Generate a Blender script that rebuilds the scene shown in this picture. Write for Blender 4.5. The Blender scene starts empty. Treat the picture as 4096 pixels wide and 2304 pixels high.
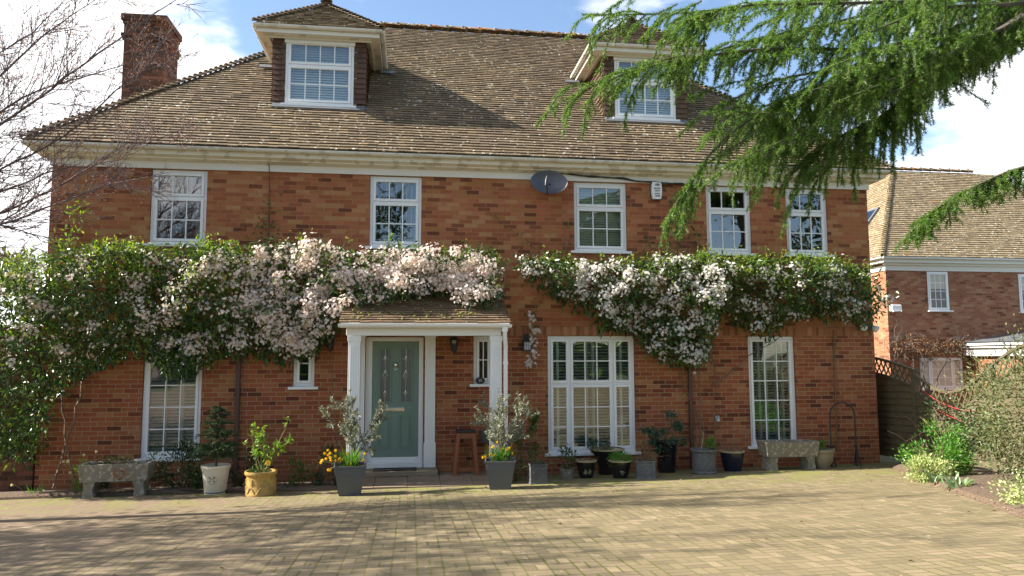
import bpy, bmesh, math, random
import numpy as np
from mathutils import Vector, Matrix
R = math.radians
rng = np.random.default_rng(11)
random.seed(5)
S = bpy.context.scene
COL = S.collection

# ------------------------------------------------------------------ camera, sky, sun, exposure
cd = bpy.data.cameras.new('camera'); cam = bpy.data.objects.new('camera', cd); COL.objects.link(cam)
cd.sensor_width = 36; cd.lens = 25.634; cd.clip_end = 2000; cd.clip_start = 0.05
_y, _p, _r = 0.136561, 0.095677, -0.00299
fw = np.array([math.sin(_y)*math.cos(_p), math.cos(_y)*math.cos(_p), math.sin(_p)])
rt = np.array([math.cos(_y), -math.sin(_y), 0]); up = np.cross(rt, fw)
r2 = rt*math.cos(_r)+up*math.sin(_r); u2 = -rt*math.sin(_r)+up*math.cos(_r)
cam.matrix_world = Matrix(((r2[0], u2[0], -fw[0], 0), (r2[1], u2[1], -fw[1], -12.981), (r2[2], u2[2], -fw[2], 2.081), (0, 0, 0, 1)))
S.camera = cam
S.view_settings.view_transform = 'Standard'; S.view_settings.look = 'None'
S.view_settings.gamma = 1; S.view_settings.exposure = 1.55
SUN_EL, SUN_BACK = R(36), R(3.2)
sv = Vector((-math.cos(SUN_EL)*math.cos(SUN_BACK), math.cos(SUN_EL)*math.sin(SUN_BACK), math.sin(SUN_EL)))
sl = bpy.data.lights.new('sun', 'SUN'); sl.energy = 5.0; sl.angle = R(0.53); sl.color = (1, 0.93, 0.82)
so = bpy.data.objects.new('sun', sl); COL.objects.link(so); so.location = (-20, 2, 20)
so.rotation_euler = sv.to_track_quat('Z', 'Y').to_euler()

def N(nt, typ, **kw):
    n = nt.nodes.new(typ)
    for k, v in kw.items():
        if k.startswith('i_'):
            key = k[2:]
            n.inputs[int(key) if key.isdigit() else key].default_value = v
        else:
            setattr(n, k, v)
    return n

W = bpy.data.worlds.new('World'); S.world = W; W.use_nodes = True
nt = W.node_tree; nt.nodes.clear(); LK = nt.links.new
sky = N(nt, 'ShaderNodeTexSky', sky_type='NISHITA', sun_disc=False, sun_elevation=SUN_EL, sun_rotation=R(-86.8), air_density=1.0, dust_density=0.6, ozone_density=1.4)
tc = N(nt, 'ShaderNodeTexCoord'); mp = N(nt, 'ShaderNodeMapping'); mp.inputs['Scale'].default_value = (1.0, 1.0, 2.1); mp.inputs['Location'].default_value = (0.35, 0.1, 0.28)
LK(tc.outputs['Generated'], mp.inputs['Vector'])
nz = N(nt, 'ShaderNodeTexNoise', i_Scale=2.3, i_Detail=8.0, i_Roughness=0.56); LK(mp.outputs[0], nz.inputs['Vector'])
sp = N(nt, 'ShaderNodeSeparateXYZ'); LK(tc.outputs['Generated'], sp.inputs[0])
# more cloud to the west and east of the house, a clear band over its roof
mx = N(nt, 'ShaderNodeMath', operation='SUBTRACT'); LK(sp.outputs[0], mx.inputs[0]); mx.inputs[1].default_value = 0.14
ab = N(nt, 'ShaderNodeMath', operation='ABSOLUTE'); LK(mx.outputs[0], ab.inputs[0])
m1 = N(nt, 'ShaderNodeMapRange'); LK(ab.outputs[0], m1.inputs[0]); m1.inputs[1].default_value = 0.18; m1.inputs[2].default_value = 0.52; m1.inputs[3].default_value = -0.16; m1.inputs[4].default_value = 0.10
ad = N(nt, 'ShaderNodeMath', operation='ADD'); LK(nz.outputs[0], ad.inputs[0]); LK(m1.outputs[0], ad.inputs[1])
my = N(nt, 'ShaderNodeMapRange'); LK(sp.outputs[1], my.inputs[0]); my.inputs[1].default_value = 0.0; my.inputs[2].default_value = -0.7; my.inputs[3].default_value = 0.0; my.inputs[4].default_value = -0.10
a2 = N(nt, 'ShaderNodeMath', operation='ADD'); LK(ad.outputs[0], a2.inputs[0]); LK(my.outputs[0], a2.inputs[1])
cr = N(nt, 'ShaderNodeMapRange', interpolation_type='SMOOTHSTEP'); LK(a2.outputs[0], cr.inputs[0]); cr.inputs[1].default_value = 0.475; cr.inputs[2].default_value = 0.60
n2 = N(nt, 'ShaderNodeTexNoise', i_Scale=4.0, i_Detail=5.0); LK(mp.outputs[0], n2.inputs['Vector'])
cc = N(nt, 'ShaderNodeMix', data_type='RGBA'); LK(n2.outputs[0], cc.inputs[0])
cc.inputs[6].default_value = (4.6, 4.9, 5.4, 1); cc.inputs[7].default_value = (8.6, 8.3, 8.0, 1)
mixc = N(nt, 'ShaderNodeMix', data_type='RGBA'); LK(cr.outputs[0], mixc.inputs[0]); LK(sky.outputs[0], mixc.inputs[6]); LK(cc.outputs[2], mixc.inputs[7])
bg = N(nt, 'ShaderNodeBackground', i_Strength=0.092); LK(mixc.outputs[2], bg.inputs[0])
ow = N(nt, 'ShaderNodeOutputWorld'); LK(bg.outputs[0], ow.inputs[0])

# ------------------------------------------------------------------ mesh helpers
class MB:
    def __init__(s): s.v = []; s.f = []
    def q(s, *pts):
        i = len(s.v); s.v += [tuple(p) for p in pts]; s.f.append(tuple(range(i, i+len(pts))))
    def box(s, x0, y0, z0, x1, y1, z1):
        i = len(s.v)
        s.v += [(x0,y0,z0),(x1,y0,z0),(x1,y1,z0),(x0,y1,z0),(x0,y0,z1),(x1,y0,z1),(x1,y1,z1),(x0,y1,z1)]
        for f in ((0,3,2,1),(4,5,6,7),(0,1,5,4),(1,2,6,5),(2,3,7,6),(3,0,4,7)): s.f.append(tuple(i+k for k in f))
        return s
    def obox(s, c, ax, ay, az):            # centre and three half-axis vectors
        c, ax, ay, az = (np.array(a, float) for a in (c, ax, ay, az)); i = len(s.v)
        for sz in (-1, 1):
            for sx, sy in ((-1,-1),(1,-1),(1,1),(-1,1)): s.v.append(tuple(c+sx*ax+sy*ay+sz*az))
        for f in ((0,3,2,1),(4,5,6,7),(0,1,5,4),(1,2,6,5),(2,3,7,6),(3,0,4,7)): s.f.append(tuple(i+k for k in f))
        return s
    def lathe(s, prof, c=(0,0,0), n=28, ang=0.0, sx=1, sy=1, square=False):
        i = len(s.v); m = len(prof)
        if square: n = 4; ang = math.pi/4
        for (r, z) in prof:
            rr = r*math.sqrt(2) if square else r
            for k in range(n):
                a = ang+2*math.pi*k/n; s.v.append((c[0]+rr*math.cos(a)*sx, c[1]+rr*math.sin(a)*sy, c[2]+z))
        for j in range(m-1):
            for k in range(n):
                k2 = (k+1) % n; s.f.append((i+j*n+k, i+j*n+k2, i+(j+1)*n+k2, i+(j+1)*n+k))
        s.f.append(tuple(i+k for k in reversed(range(n)))); s.f.append(tuple(i+(m-1)*n+k for k in range(n)))
        return s
    def tube(s, pts, rad, n=6, cap=True):
        pts = [np.array(p, float) for p in pts]; i = len(s.v); m = len(pts)
        if not hasattr(rad, '__len__'): rad = [rad]*m
        ref = np.array([0.123, 0.456, 0.88])
        for j in range(m):
            t = pts[min(j+1, m-1)]-pts[max(j-1, 0)]; t = t/(np.linalg.norm(t)+1e-9)
            a = np.cross(t, ref); a /= np.linalg.norm(a)+1e-9; b = np.cross(t, a)
            for k in range(n):
                w = 2*math.pi*k/n; s.v.append(tuple(pts[j]+rad[j]*(a*math.cos(w)+b*math.sin(w))))
        for j in range(m-1):
            for k in range(n):
                k2 = (k+1) % n; s.f.append((i+j*n+k, i+j*n+k2, i+(j+1)*n+k2, i+(j+1)*n+k))
        if cap and n > 2:
            s.f.append(tuple(i+k for k in range(n))); s.f.append(tuple(i+(m-1)*n+k for k in range(n)))
        return s
    def build(s, name, mat, parent=None, smooth=False, bevel=0):
        me = bpy.data.meshes.new(name); me.from_pydata(s.v, [], s.f); me.update()
        bm = bmesh.new(); bm.from_mesh(me); bmesh.ops.recalc_face_normals(bm, faces=bm.faces)
        if bevel: 
            bmesh.ops.bevel(bm, geom=[e for e in bm.edges if len(e.link_faces) == 2 and e.calc_face_angle(0) > 0.6], offset=bevel, segments=2, affect='EDGES', profile=0.5)
        bm.to_mesh(me); bm.free()
        if smooth:
            me.polygons.foreach_set('use_smooth', [True]*len(me.polygons))
            try: me.set_sharp_from_angle(angle=R(40))
            except Exception: pass
        return link(name, me, mat, parent)

def link(name, me, mat, parent=None):
    o = bpy.data.objects.new(name, me)
    if mat is not None: me.materials.append(mat)
    COL.objects.link(o)
    if parent is not None: o.parent = parent
    return o

def npmesh(name, V, F, mat, parent=None, smooth=False):
    V = np.asarray(V, np.float32).reshape(-1, 3); F = np.asarray(F, np.int32); M, k = F.shape
    me = bpy.data.meshes.new(name)
    me.vertices.add(len(V)); me.vertices.foreach_set('co', V.ravel())
    me.loops.add(M*k); me.loops.foreach_set('vertex_index', F.ravel())
    me.polygons.add(M); me.polygons.foreach_set('loop_start', np.arange(M, dtype=np.int32)*k)
    me.polygons.foreach_set('use_smooth', np.full(M, bool(smooth)))
    me.update(calc_edges=True); me.validate()
    return link(name, me, mat, parent)

def tag(o, label=None, cat=None, group=None, kind=None):
    if label: o['label'] = label
    if cat: o['category'] = cat
    if group: o['group'] = group
    if kind: o['kind'] = kind
    return o
def thing(name, label, cat, loc=(0,0,0), group=None, rz=0):
    o = bpy.data.objects.new(name, None); o.empty_display_size = 0.2; COL.objects.link(o)
    o.location = loc; o.rotation_euler = (0, 0, rz)
    return tag(o, label, cat, group)
def unit(a):
    a = np.asarray(a, float); return a/(np.linalg.norm(a, axis=-1, keepdims=True)+1e-9)
def gz(x, y):                                # the drive falls gently to the house
    return -0.065*np.clip(y, -16, 0.4)+0.010*np.clip(x, -14, 14)

# ------------------------------------------------------------------ materials
def mat(name):
    m = bpy.data.materials.new(name); m.use_nodes = True; t = m.node_tree; t.nodes.clear()
    out = N(t, 'ShaderNodeOutputMaterial'); b = N(t, 'ShaderNodeBsdfPrincipled'); t.links.new(b.outputs[0], out.inputs[0])
    return m, t, b, out
def ramp(t, fac, stops, interp='LINEAR'):
    r = N(t, 'ShaderNodeValToRGB'); r.color_ramp.interpolation = interp
    e = r.color_ramp.elements
    while len(e) < len(stops): e.new(0.5)
    for k, (p, c) in enumerate(stops): e[k].position = p; e[k].color = (*c, 1)
    t.links.new(fac, r.inputs[0]); return r.outputs[0]
def mth(t, op, a, b=None, c=None):
    n = N(t, 'ShaderNodeMath', operation=op)
    for k, x in enumerate((a, b, c)):
        if x is None: continue
        if isinstance(x, (int, float)): n.inputs[k].default_value = x
        else: t.links.new(x, n.inputs[k])
    return n.outputs[0]
def mixrgb(t, f, a, b, blend='MIX'):
    n = N(t, 'ShaderNodeMix', data_type='RGBA', blend_type=blend)
    for k, x in ((0, f), (6, a), (7, b)):
        if isinstance(x, (int, float)): n.inputs[k].default_value = x
        elif isinstance(x, tuple): n.inputs[k].default_value = (*x, 1)
        else: t.links.new(x, n.inputs[k])
    return n.outputs[2]
def noise(t, scale, detail=4, vec=None, rough=0.55):
    n = N(t, 'ShaderNodeTexNoise', i_Scale=scale, i_Detail=detail, i_Roughness=rough)
    if vec is None:
        g = N(t, 'ShaderNodeTexCoord'); vec = g.outputs['Object']
    t.links.new(vec, n.inputs['Vector']); return n.outputs[0]
def bump(t, h, b, strength=0.4, dist=0.01):
    n = N(t, 'ShaderNodeBump', i_Strength=strength, i_Distance=dist); t.links.new(h, n.inputs['Height']); t.links.new(n.outputs[0], b.inputs['Normal'])

def simple(name, c1, c2=None, rough=0.6, scale=6.0, bmp=0.0, metallic=0.0, spec=0.5, dirt=None, bscale=60):
    m, t, b, o = mat(name); c2 = c2 or tuple(x*0.8 for x in c1)
    col = mixrgb(t, noise(t, scale, 5), c1, c2)
    if dirt:
        f = mth(t, 'SMOOTHSTEP' if False else 'MULTIPLY', mth(t, 'GREATER_THAN', noise(t, scale*1.7, 6), 0.56), dirt[1])
        col = mixrgb(t, f, col, dirt[0])
    t.links.new(col, b.inputs['Base Color']); b.inputs['Roughness'].default_value = rough; b.inputs['Metallic'].default_value = metallic
    b.inputs['Specular IOR Level'].default_value = spec
    if bmp: bump(t, noise(t, bscale, 4), b, bmp, 0.01)
    return m

def leafmat(name, stops, rough=0.45, trans=0.35, tint=(1.3, 1.25, 0.5), spec=0.5):
    m, t, b, o = mat(name)
    g = N(t, 'ShaderNodeNewGeometry'); col = ramp(t, g.outputs['Random Per Island'], stops)
    t.links.new(col, b.inputs['Base Color']); b.inputs['Roughness'].default_value = rough; b.inputs['Specular IOR Level'].default_value = spec
    tr = N(t, 'ShaderNodeBsdfTranslucent'); t.links.new(mixrgb(t, 1.0, col, tint, 'MULTIPLY'), tr.inputs[0])
    mx = N(t, 'ShaderNodeMixShader', i_0=trans); t.links.new(b.outputs[0], mx.inputs[1]); t.links.new(tr.outputs[0], mx.inputs[2]); t.links.new(mx.outputs[0], o.inputs[0])
    return m

def brickmat(name, tones, mortar, soldier=False, course=0.0765, length=0.237, two=0.0):
    m, t, b, o = mat(name)
    g = N(t, 'ShaderNodeTexCoord'); s = N(t, 'ShaderNodeSeparateXYZ'); t.links.new(g.outputs['Object'], s.inputs[0])
    u = mth(t, 'ADD', s.outputs[0], s.outputs[1]); v = s.outputs[2]
    if soldier:
        u, v = v, u
        rowf = mth(t, 'DIVIDE', v, 0.0775); cu = mth(t, 'DIVIDE', mth(t, 'SUBTRACT', u, 2.478), 0.26)
    else:
        rowf = mth(t, 'DIVIDE', mth(t, 'ADD', v, 0.02), course); cu = mth(t, 'DIVIDE', u, length)
    row = mth(t, 'FLOOR', rowf)
    if not soldier: cu = mth(t, 'ADD', cu, mth(t, 'MULTIPLY', mth(t, 'MODULO', mth(t, 'ADD', row, 200), 2.0), 0.5))
    # uneven perpends
    rn = N(t, 'ShaderNodeTexWhiteNoise', noise_dimensions='1D'); t.links.new(row, rn.inputs['W'])
    if not soldier: cu = mth(t, 'ADD', cu, mth(t, 'MULTIPLY', rn.outputs[0], 0.16))
    cl = mth(t, 'FLOOR', cu)
    cv = N(t, 'ShaderNodeCombineXYZ'); t.links.new(cl, cv.inputs[0]); t.links.new(row, cv.inputs[1])
    wn = N(t, 'ShaderNodeTexWhiteNoise', noise_dimensions='2D'); t.links.new(cv.outputs[0], wn.inputs['Vector'])
    big = noise(t, 0.7, 4, g.outputs['Object']); fine = noise(t, 26, 5, g.outputs['Object'])
    f = mth(t, 'ADD', mth(t, 'ADD', wn.outputs[0], 0.03), mth(t, 'MULTIPLY', mth(t, 'SUBTRACT', big, 0.5), 0.35))
    col = ramp(t, f, tones, 'CONSTANT')
    # brick faces are not one flat tone: burnt ends and sandy patches
    bf = mixrgb(t, mth(t, 'MULTIPLY', mth(t, 'SUBTRACT', fine, 0.35), 0.9), col, (0.31, 0.128, 0.056))
    col = mixrgb(t, 0.50, col, bf)
    col = mixrgb(t, mth(t, 'MULTIPLY', mth(t, 'GREATER_THAN', noise(t, 9, 3, g.outputs['Object']), 0.65), 0.35), col, (0.13, 0.06, 0.035))
    tone = noise(t, 0.9, 6, g.outputs['Object'], 0.65); col = mixrgb(t, mth(t, 'MULTIPLY', mth(t, 'SUBTRACT', tone, 0.42), 1.5), col, mixrgb(t, 1.0, col, (0.66, 0.64, 0.60), 'MULTIPLY'))
    lowz = mth(t, 'MULTIPLY', mth(t, 'LESS_THAN', s.outputs[2], 2.66), two)
    col = mixrgb(t, mth(t, 'MULTIPLY', lowz, 0.75), col, mixrgb(t, 1.0, col, (0.80, 0.66, 0.60), 'MULTIPLY'))
    fr = mth(t, 'FRACT', rowf); fc = mth(t, 'FRACT', cu)
    wob = mth(t, 'MULTIPLY', mth(t, 'SUBTRACT', fine, 0.5), 0.05)
    a = mth(t, 'LESS_THAN', mth(t, 'ADD', fr, wob), 0.135); c = mth(t, 'LESS_THAN', mth(t, 'ADD', fc, wob), 0.048 if not soldier else 0.03)
    mm = mth(t, 'MAXIMUM', a, c)
    mcol = mixrgb(t, noise(t, 3.0, 4, g.outputs['Object']), mortar, tuple(x*0.62 for x in mortar)); mcol = mixrgb(t, lowz, mcol, mixrgb(t, noise(t, 6.0, 4, g.outputs['Object']), (0.42, 0.32, 0.20), (0.27, 0.185, 0.10)))
    col = mixrgb(t, mth(t, 'MULTIPLY', mm, 0.85), col, mcol)
    t.links.new(col, b.inputs['Base Color']); b.inputs['Roughness'].default_value = 0.88; b.inputs['Specular IOR Level'].default_value = 0.25
    h = mth(t, 'ADD', mth(t, 'MULTIPLY', mth(t, 'SUBTRACT', 1.0, mm), 0.8), mth(t, 'MULTIPLY', fine, 0.5))
    bump(t, h, b, 0.55, 0.008)
    return m
TONES = [(0.0, (0.13, 0.042, 0.024)), (0.07, (0.20, 0.062, 0.031)), (0.18, (0.30, 0.094, 0.045)), (0.36, (0.355, 0.118, 0.056)), (0.54, (0.34, 0.136, 0.052)), (0.72, (0.385, 0.148, 0.072)), (0.88, (0.40, 0.195, 0.088))]
M = {}
M['brick'] = brickmat('brick', TONES, (0.37, 0.225, 0.10), two=1.0)
M['soldier'] = brickmat('soldier_brick', [(0, (0.22, 0.08, 0.042)), (0.3, (0.31, 0.115, 0.058)), (0.6, (0.35, 0.15, 0.072)), (0.85, (0.39, 0.20, 0.10))], (0.35, 0.23, 0.11), soldier=True)
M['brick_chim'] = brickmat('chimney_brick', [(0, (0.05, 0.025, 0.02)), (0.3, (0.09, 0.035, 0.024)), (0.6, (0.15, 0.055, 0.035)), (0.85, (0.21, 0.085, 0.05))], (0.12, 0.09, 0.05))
M['brick_nb'] = brickmat('neighbour_brick', [(0, (0.15, 0.06, 0.035)), (0.10, (0.27, 0.105, 0.06)), (0.4, (0.32, 0.14, 0.08)), (0.7, (0.34, 0.165, 0.09)), (0.9, (0.37, 0.2, 0.115))], (0.32, 0.2, 0.11))

def tilemat(name, stops, lich, lichcol, orange=0.0):
    m, t, b, o = mat(name)
    g = N(t, 'ShaderNodeNewGeometry'); c = N(t, 'ShaderNodeTexCoord')
    col = ramp(t, g.outputs['Random Per Island'], stops)
    big = noise(t, 0.55, 4, c.outputs['Object']); col = mixrgb(t, mth(t, 'MULTIPLY', mth(t, 'SUBTRACT', big, 0.40), 1.6), col, (0.205, 0.15, 0.075))
    mid = noise(t, 11, 5, c.outputs['Object']); col = mixrgb(t, mth(t, 'MULTIPLY', mid, 0.5), col, (0.075, 0.06, 0.04))
    patch = noise(t, 1.1, 3, c.outputs['Object'])
    ln = noise(t, 13, 2, c.outputs['Object'], 0.6)
    thr = mth(t, 'SUBTRACT', lich, mth(t, 'MULTIPLY', patch, 0.22))
    col = mixrgb(t, mth(t, 'MULTIPLY', mth(t, 'GREATER_THAN', ln, thr), 0.9), col, lichcol)
    if orange:
        on = noise(t, 6, 5, c.outputs['Object']); col = mixrgb(t, mth(t, 'MULTIPLY', mth(t, 'GREATER_THAN', on, 1-orange), 0.8), col, (0.42, 0.17, 0.03))
    t.links.new(col, b.inputs['Base Color']); b.inputs['Roughness'].default_value = 0.85; b.inputs['Specular IOR Level'].default_value = 0.3
    bump(t, noise(t, 90, 4, c.outputs['Object']), b, 0.5, 0.006)
    return m
TS = [(0, (0.098, 0.070, 0.046)), (0.2, (0.13, 0.094, 0.060)), (0.5, (0.158, 0.116, 0.073)), (0.8, (0.182, 0.133, 0.083)), (0.93, (0.225, 0.16, 0.093)), (1, (0.29, 0.20, 0.11))]
M['tile'] = tilemat('roof_tile', TS, 0.77, (0.55, 0.52, 0.44))
M['tile_nb'] = tilemat('roof_tile_lichen', [(0, (0.19, 0.142, 0.085)), (0.5, (0.255, 0.193, 0.113)), (1, (0.33, 0.25, 0.145))], 0.74, (0.5, 0.46, 0.36), 0.33)
M['tile_ridge'] = tilemat('ridge_tile', TS, 0.70, (0.5, 0.47, 0.4), 0.42)
M['tile_hung'] = tilemat('hung_tile', [(0, (0.062, 0.030, 0.024)), (0.5, (0.085, 0.038, 0.030)), (1, (0.12, 0.05, 0.037))], 0.97, (0.2, 0.17, 0.14))
M['tile_porch'] = tilemat('porch_tile', [(0, (0.11, 0.07, 0.042)), (0.5, (0.17, 0.11, 0.065)), (1, (0.23, 0.155, 0.09))], 0.80, (0.42, 0.39, 0.31))
M['upvc'] = simple('white_upvc', (0.80, 0.80, 0.79), (0.74, 0.74, 0.72), 0.28, 3)
M['gutter'] = simple('white_gutter_plastic', (0.72, 0.69, 0.62), (0.60, 0.57, 0.49), 0.4, 1.6, dirt=((0.42, 0.38, 0.29), 0.5))
M['cornice'] = simple('painted_cornice', (0.74, 0.69, 0.58), (0.67, 0.61, 0.49), 0.6, 2.2, dirt=((0.30, 0.24, 0.15), 0.42))
M['frieze'] = simple('painted_frieze', (0.74, 0.71, 0.65), (0.68, 0.64, 0.57), 0.6, 2.0)
M['paint'] = simple('white_gloss_paint', (0.80, 0.79, 0.77), (0.75, 0.74, 0.71), 0.4, 4)
M['lead'] = simple('lead_sheet', (0.13, 0.14, 0.155), (0.09, 0.095, 0.105), 0.5, 7, 0.2)
M['door'] = simple('sage_green_door', (0.165, 0.235, 0.19), (0.15, 0.22, 0.175), 0.42, 5, 0.08, bscale=25)
M['chrome'] = simple('polished_metal', (0.75, 0.72, 0.62), None, 0.22, 5, metallic=1.0)
M['black'] = simple('black_metal', (0.02, 0.02, 0.021), None, 0.45, 8)
M['dish'] = simple('dark_grey_dish', (0.075, 0.08, 0.095), (0.06, 0.065, 0.078), 0.42, 5)
M['brown'] = simple('brown_pipe', (0.085, 0.04, 0.026), (0.07, 0.034, 0.022), 0.55, 8)
M['brown_pale'] = simple('tan_batten', (0.20, 0.105, 0.055), (0.14, 0.075, 0.04), 0.7, 12)
M['stone'] = simple('weathered_stone', (0.27, 0.235, 0.175), (0.15, 0.135, 0.10), 0.95, 9, 0.9, dirt=((0.40, 0.37, 0.30), 0.7), bscale=45)
M['stone_pale'] = simple('beige_stoneware', (0.30, 0.245, 0.155), (0.23, 0.185, 0.115), 0.8, 9, 0.3)
M['slab'] = simple('porch_paving_slab', (0.30, 0.22, 0.155), (0.21, 0.155, 0.105), 0.85, 3.5, 0.3)
M['mat'] = simple('dark_doormat', (0.03, 0.028, 0.027), (0.05, 0.045, 0.04), 0.95, 60, 0.8)
M['cream'] = simple('cream_glaze', (0.62, 0.57, 0.46), (0.56, 0.51, 0.40), 0.35, 5, 0.03)
M['emblem'] = simple('brown_emblem', (0.16, 0.13, 0.06), None, 0.5)
M['yellow_pot'] = simple('mustard_terracotta', (0.46, 0.29, 0.06), (0.32, 0.20, 0.06), 0.55, 7, 0.35, dirt=((0.20, 0.14, 0.06), 0.5))
M['grey_pot'] = simple('dark_grey_planter', (0.085, 0.09, 0.097), (0.07, 0.074, 0.08), 0.5, 8, 0.08)
M['lead_pot'] = simple('lead_grey_planter', (0.115, 0.115, 0.12), (0.08, 0.08, 0.082), 0.55, 10, 0.2, dirt=((0.17, 0.165, 0.15), 0.5))
M['black_pot'] = simple('black_glaze', (0.010, 0.010, 0.012), (0.016, 0.015, 0.015), 0.12, 5, 0.02)
M['blue_pot'] = simple('dark_blue_glaze', (0.011, 0.014, 0.032), (0.016, 0.018, 0.034), 0.14, 5, 0.02)
M['rim'] = simple('tan_pot_rim', (0.42, 0.34, 0.18), (0.34, 0.27, 0.15), 0.4, 20)
M['bamboo_mark'] = simple('ochre_bamboo_mark', (0.36, 0.29, 0.16), None, 0.5)
M['soil'] = simple('dark_soil', (0.055, 0.035, 0.022), (0.03, 0.02, 0.014), 1.0, 40, 1.0)
M['wood'] = simple('orange_pine', (0.27, 0.085, 0.030), (0.21, 0.068, 0.025), 0.5, 14)
M['bark'] = simple('grey_bark', (0.125, 0.10, 0.08), (0.075, 0.06, 0.05), 0.9, 14, 0.6)
M['bark_purple'] = simple('dark_purplish_bark', (0.17, 0.125, 0.12), (0.09, 0.065, 0.065), 0.85, 9, 0.4)
M['stem'] = simple('brown_woody_stem', (0.20, 0.12, 0.07), (0.13, 0.08, 0.05), 0.85, 20, 0.3)
M['stem_green'] = simple('green_stem', (0.16, 0.18, 0.06), (0.20, 0.14, 0.06), 0.7, 20)
M['dead'] = leafmat('dead_leaf', [(0, (0.16, 0.075, 0.03)), (0.6, (0.28, 0.14, 0.055)), (1, (0.36, 0.22, 0.10))], 0.8, 0.15)
M['litter'] = leafmat('bark_chip', [(0, (0.13, 0.07, 0.04)), (0.5, (0.25, 0.15, 0.09)), (1, (0.42, 0.30, 0.20))], 0.9, 0.0)
M['clem'] = leafmat('clematis_leaf', [(0, (0.026, 0.055, 0.014)), (0.55, (0.045, 0.095, 0.020)), (0.82, (0.075, 0.145, 0.024)), (1, (0.14, 0.22, 0.03))], 0.30, 0.38, spec=0.6)
M['clem_new'] = leafmat('clematis_new_leaf', [(0, (0.12, 0.22, 0.02)), (0.6, (0.21, 0.34, 0.04)), (1, (0.31, 0.33, 0.07))], 0.4, 0.5)
M['blos_pink'] = leafmat('pale_pink_petal', [(0, (0.78, 0.62, 0.54)), (0.35, (0.86, 0.76, 0.69)), (1, (0.89, 0.86, 0.82))], 0.6, 0.42, (1.05, 0.95, 0.88))
M['blos_white'] = leafmat('white_petal', [(0, (0.60, 0.55, 0.48)), (0.4, (0.76, 0.73, 0.69)), (1, (0.84, 0.82, 0.80))], 0.6, 0.35, (1.05, 1.0, 0.92))
M['bud_cream'] = leafmat('cream_bud', [(0, (0.55, 0.36, 0.20)), (1, (0.72, 0.53, 0.33))], 0.6, 0.2)
M['cedar'] = leafmat('cedar_needle', [(0, (0.050, 0.100, 0.018)), (0.45, (0.095, 0.190, 0.036)), (0.8, (0.165, 0.27, 0.055)), (1, (0.29, 0.36, 0.11))], 0.45, 0.50, (1.12, 1.25, 0.6))
M['fir'] = leafmat('fir_needle', [(0, (0.022, 0.050, 0.018)), (0.6, (0.04, 0.085, 0.028)), (1, (0.10, 0.16, 0.05))], 0.55, 0.2)
M['olive'] = leafmat('olive_leaf', [(0, (0.12, 0.14, 0.085)), (0.5, (0.20, 0.215, 0.14)), (1, (0.34, 0.34, 0.25))], 0.5, 0.2, (1, 1, 0.7))
M['grass'] = leafmat('daffodil_leaf', [(0, (0.04, 0.12, 0.018)), (0.6, (0.07, 0.19, 0.025)), (1, (0.13, 0.26, 0.04))], 0.4, 0.4)
M['daff'] = leafmat('daffodil_petal', [(0, (0.75, 0.46, 0.015)), (1, (0.85, 0.62, 0.04))], 0.5, 0.3, (1, 0.9, 0.4))
M['daff_pale'] = leafmat('pale_daffodil_petal', [(0, (0.70, 0.66, 0.32)), (1, (0.78, 0.76, 0.5))], 0.5, 0.3, (1, 1, 0.8))
M['dark_leaf'] = leafmat('dark_shrub_leaf', [(0, (0.016, 0.036, 0.014)), (0.6, (0.03, 0.065, 0.022)), (1, (0.06, 0.11, 0.035))], 0.4, 0.25)
M['mid_leaf'] = leafmat('mid_green_leaf', [(0, (0.03, 0.07, 0.016)), (0.5, (0.06, 0.12, 0.025)), (1, (0.12, 0.19, 0.04))], 0.4, 0.35)
M['blue_leaf'] = leafmat('blue_green_leaf', [(0, (0.035, 0.075, 0.045)), (1, (0.08, 0.14, 0.085))], 0.5, 0.25)
M['lime_leaf'] = leafmat('lime_leaf', [(0, (0.10, 0.20, 0.022)), (0.5, (0.15, 0.27, 0.03)), (1, (0.24, 0.33, 0.05))], 0.4, 0.4)
M['bright_leaf'] = leafmat('bright_green_leaf', [(0, (0.045, 0.16, 0.018)), (0.5, (0.08, 0.25, 0.025)), (1, (0.17, 0.34, 0.04))], 0.45, 0.4)
M['varieg'] = leafmat('variegated_leaf', [(0, (0.16, 0.25, 0.06)), (0.45, (0.32, 0.40, 0.13)), (1, (0.60, 0.63, 0.34))], 0.5, 0.3)
M['sage_leaf'] = leafmat('grey_green_leaf', [(0, (0.07, 0.095, 0.04)), (0.5, (0.13, 0.155, 0.06)), (1, (0.22, 0.23, 0.10))], 0.5, 0.3)
M['tulip'] = leafmat('grey_tulip_leaf', [(0, (0.13, 0.22, 0.10)), (1, (0.22, 0.32, 0.16))], 0.45, 0.3)
M['bud_red'] = leafmat('red_spring_bud', [(0, (0.26, 0.10, 0.085)), (0.6, (0.38, 0.17, 0.14)), (1, (0.45, 0.26, 0.18))], 0.6, 0.3)
M['moss'] = leafmat('moss_tuft', [(0, (0.10, 0.10, 0.02)), (1, (0.22, 0.22, 0.04))], 0.95, 0.2)
M['fence'] = simple('weathered_fence_timber', (0.135, 0.105, 0.055), (0.070, 0.055, 0.032), 0.85, 5, 0.5, dirt=((0.10, 0.11, 0.05), 0.5), bscale=30)
M['red_cord'] = simple('red_cord', (0.45, 0.04, 0.04), None, 0.5)
M['ink'] = simple('dark_print', (0.03, 0.03, 0.05), None, 0.6)
M['lettering'] = simple('white_lettering', (0.8, 0.8, 0.78), None, 0.5)
M['lamp_glass'] = simple('pale_blue_lamp_glass', (0.42, 0.50, 0.60), (0.5, 0.56, 0.63), 0.15, 10)
M['slat'] = simple('white_blind_slat', (0.66, 0.68, 0.61), (0.60, 0.62, 0.55), 0.5, 6)
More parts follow.
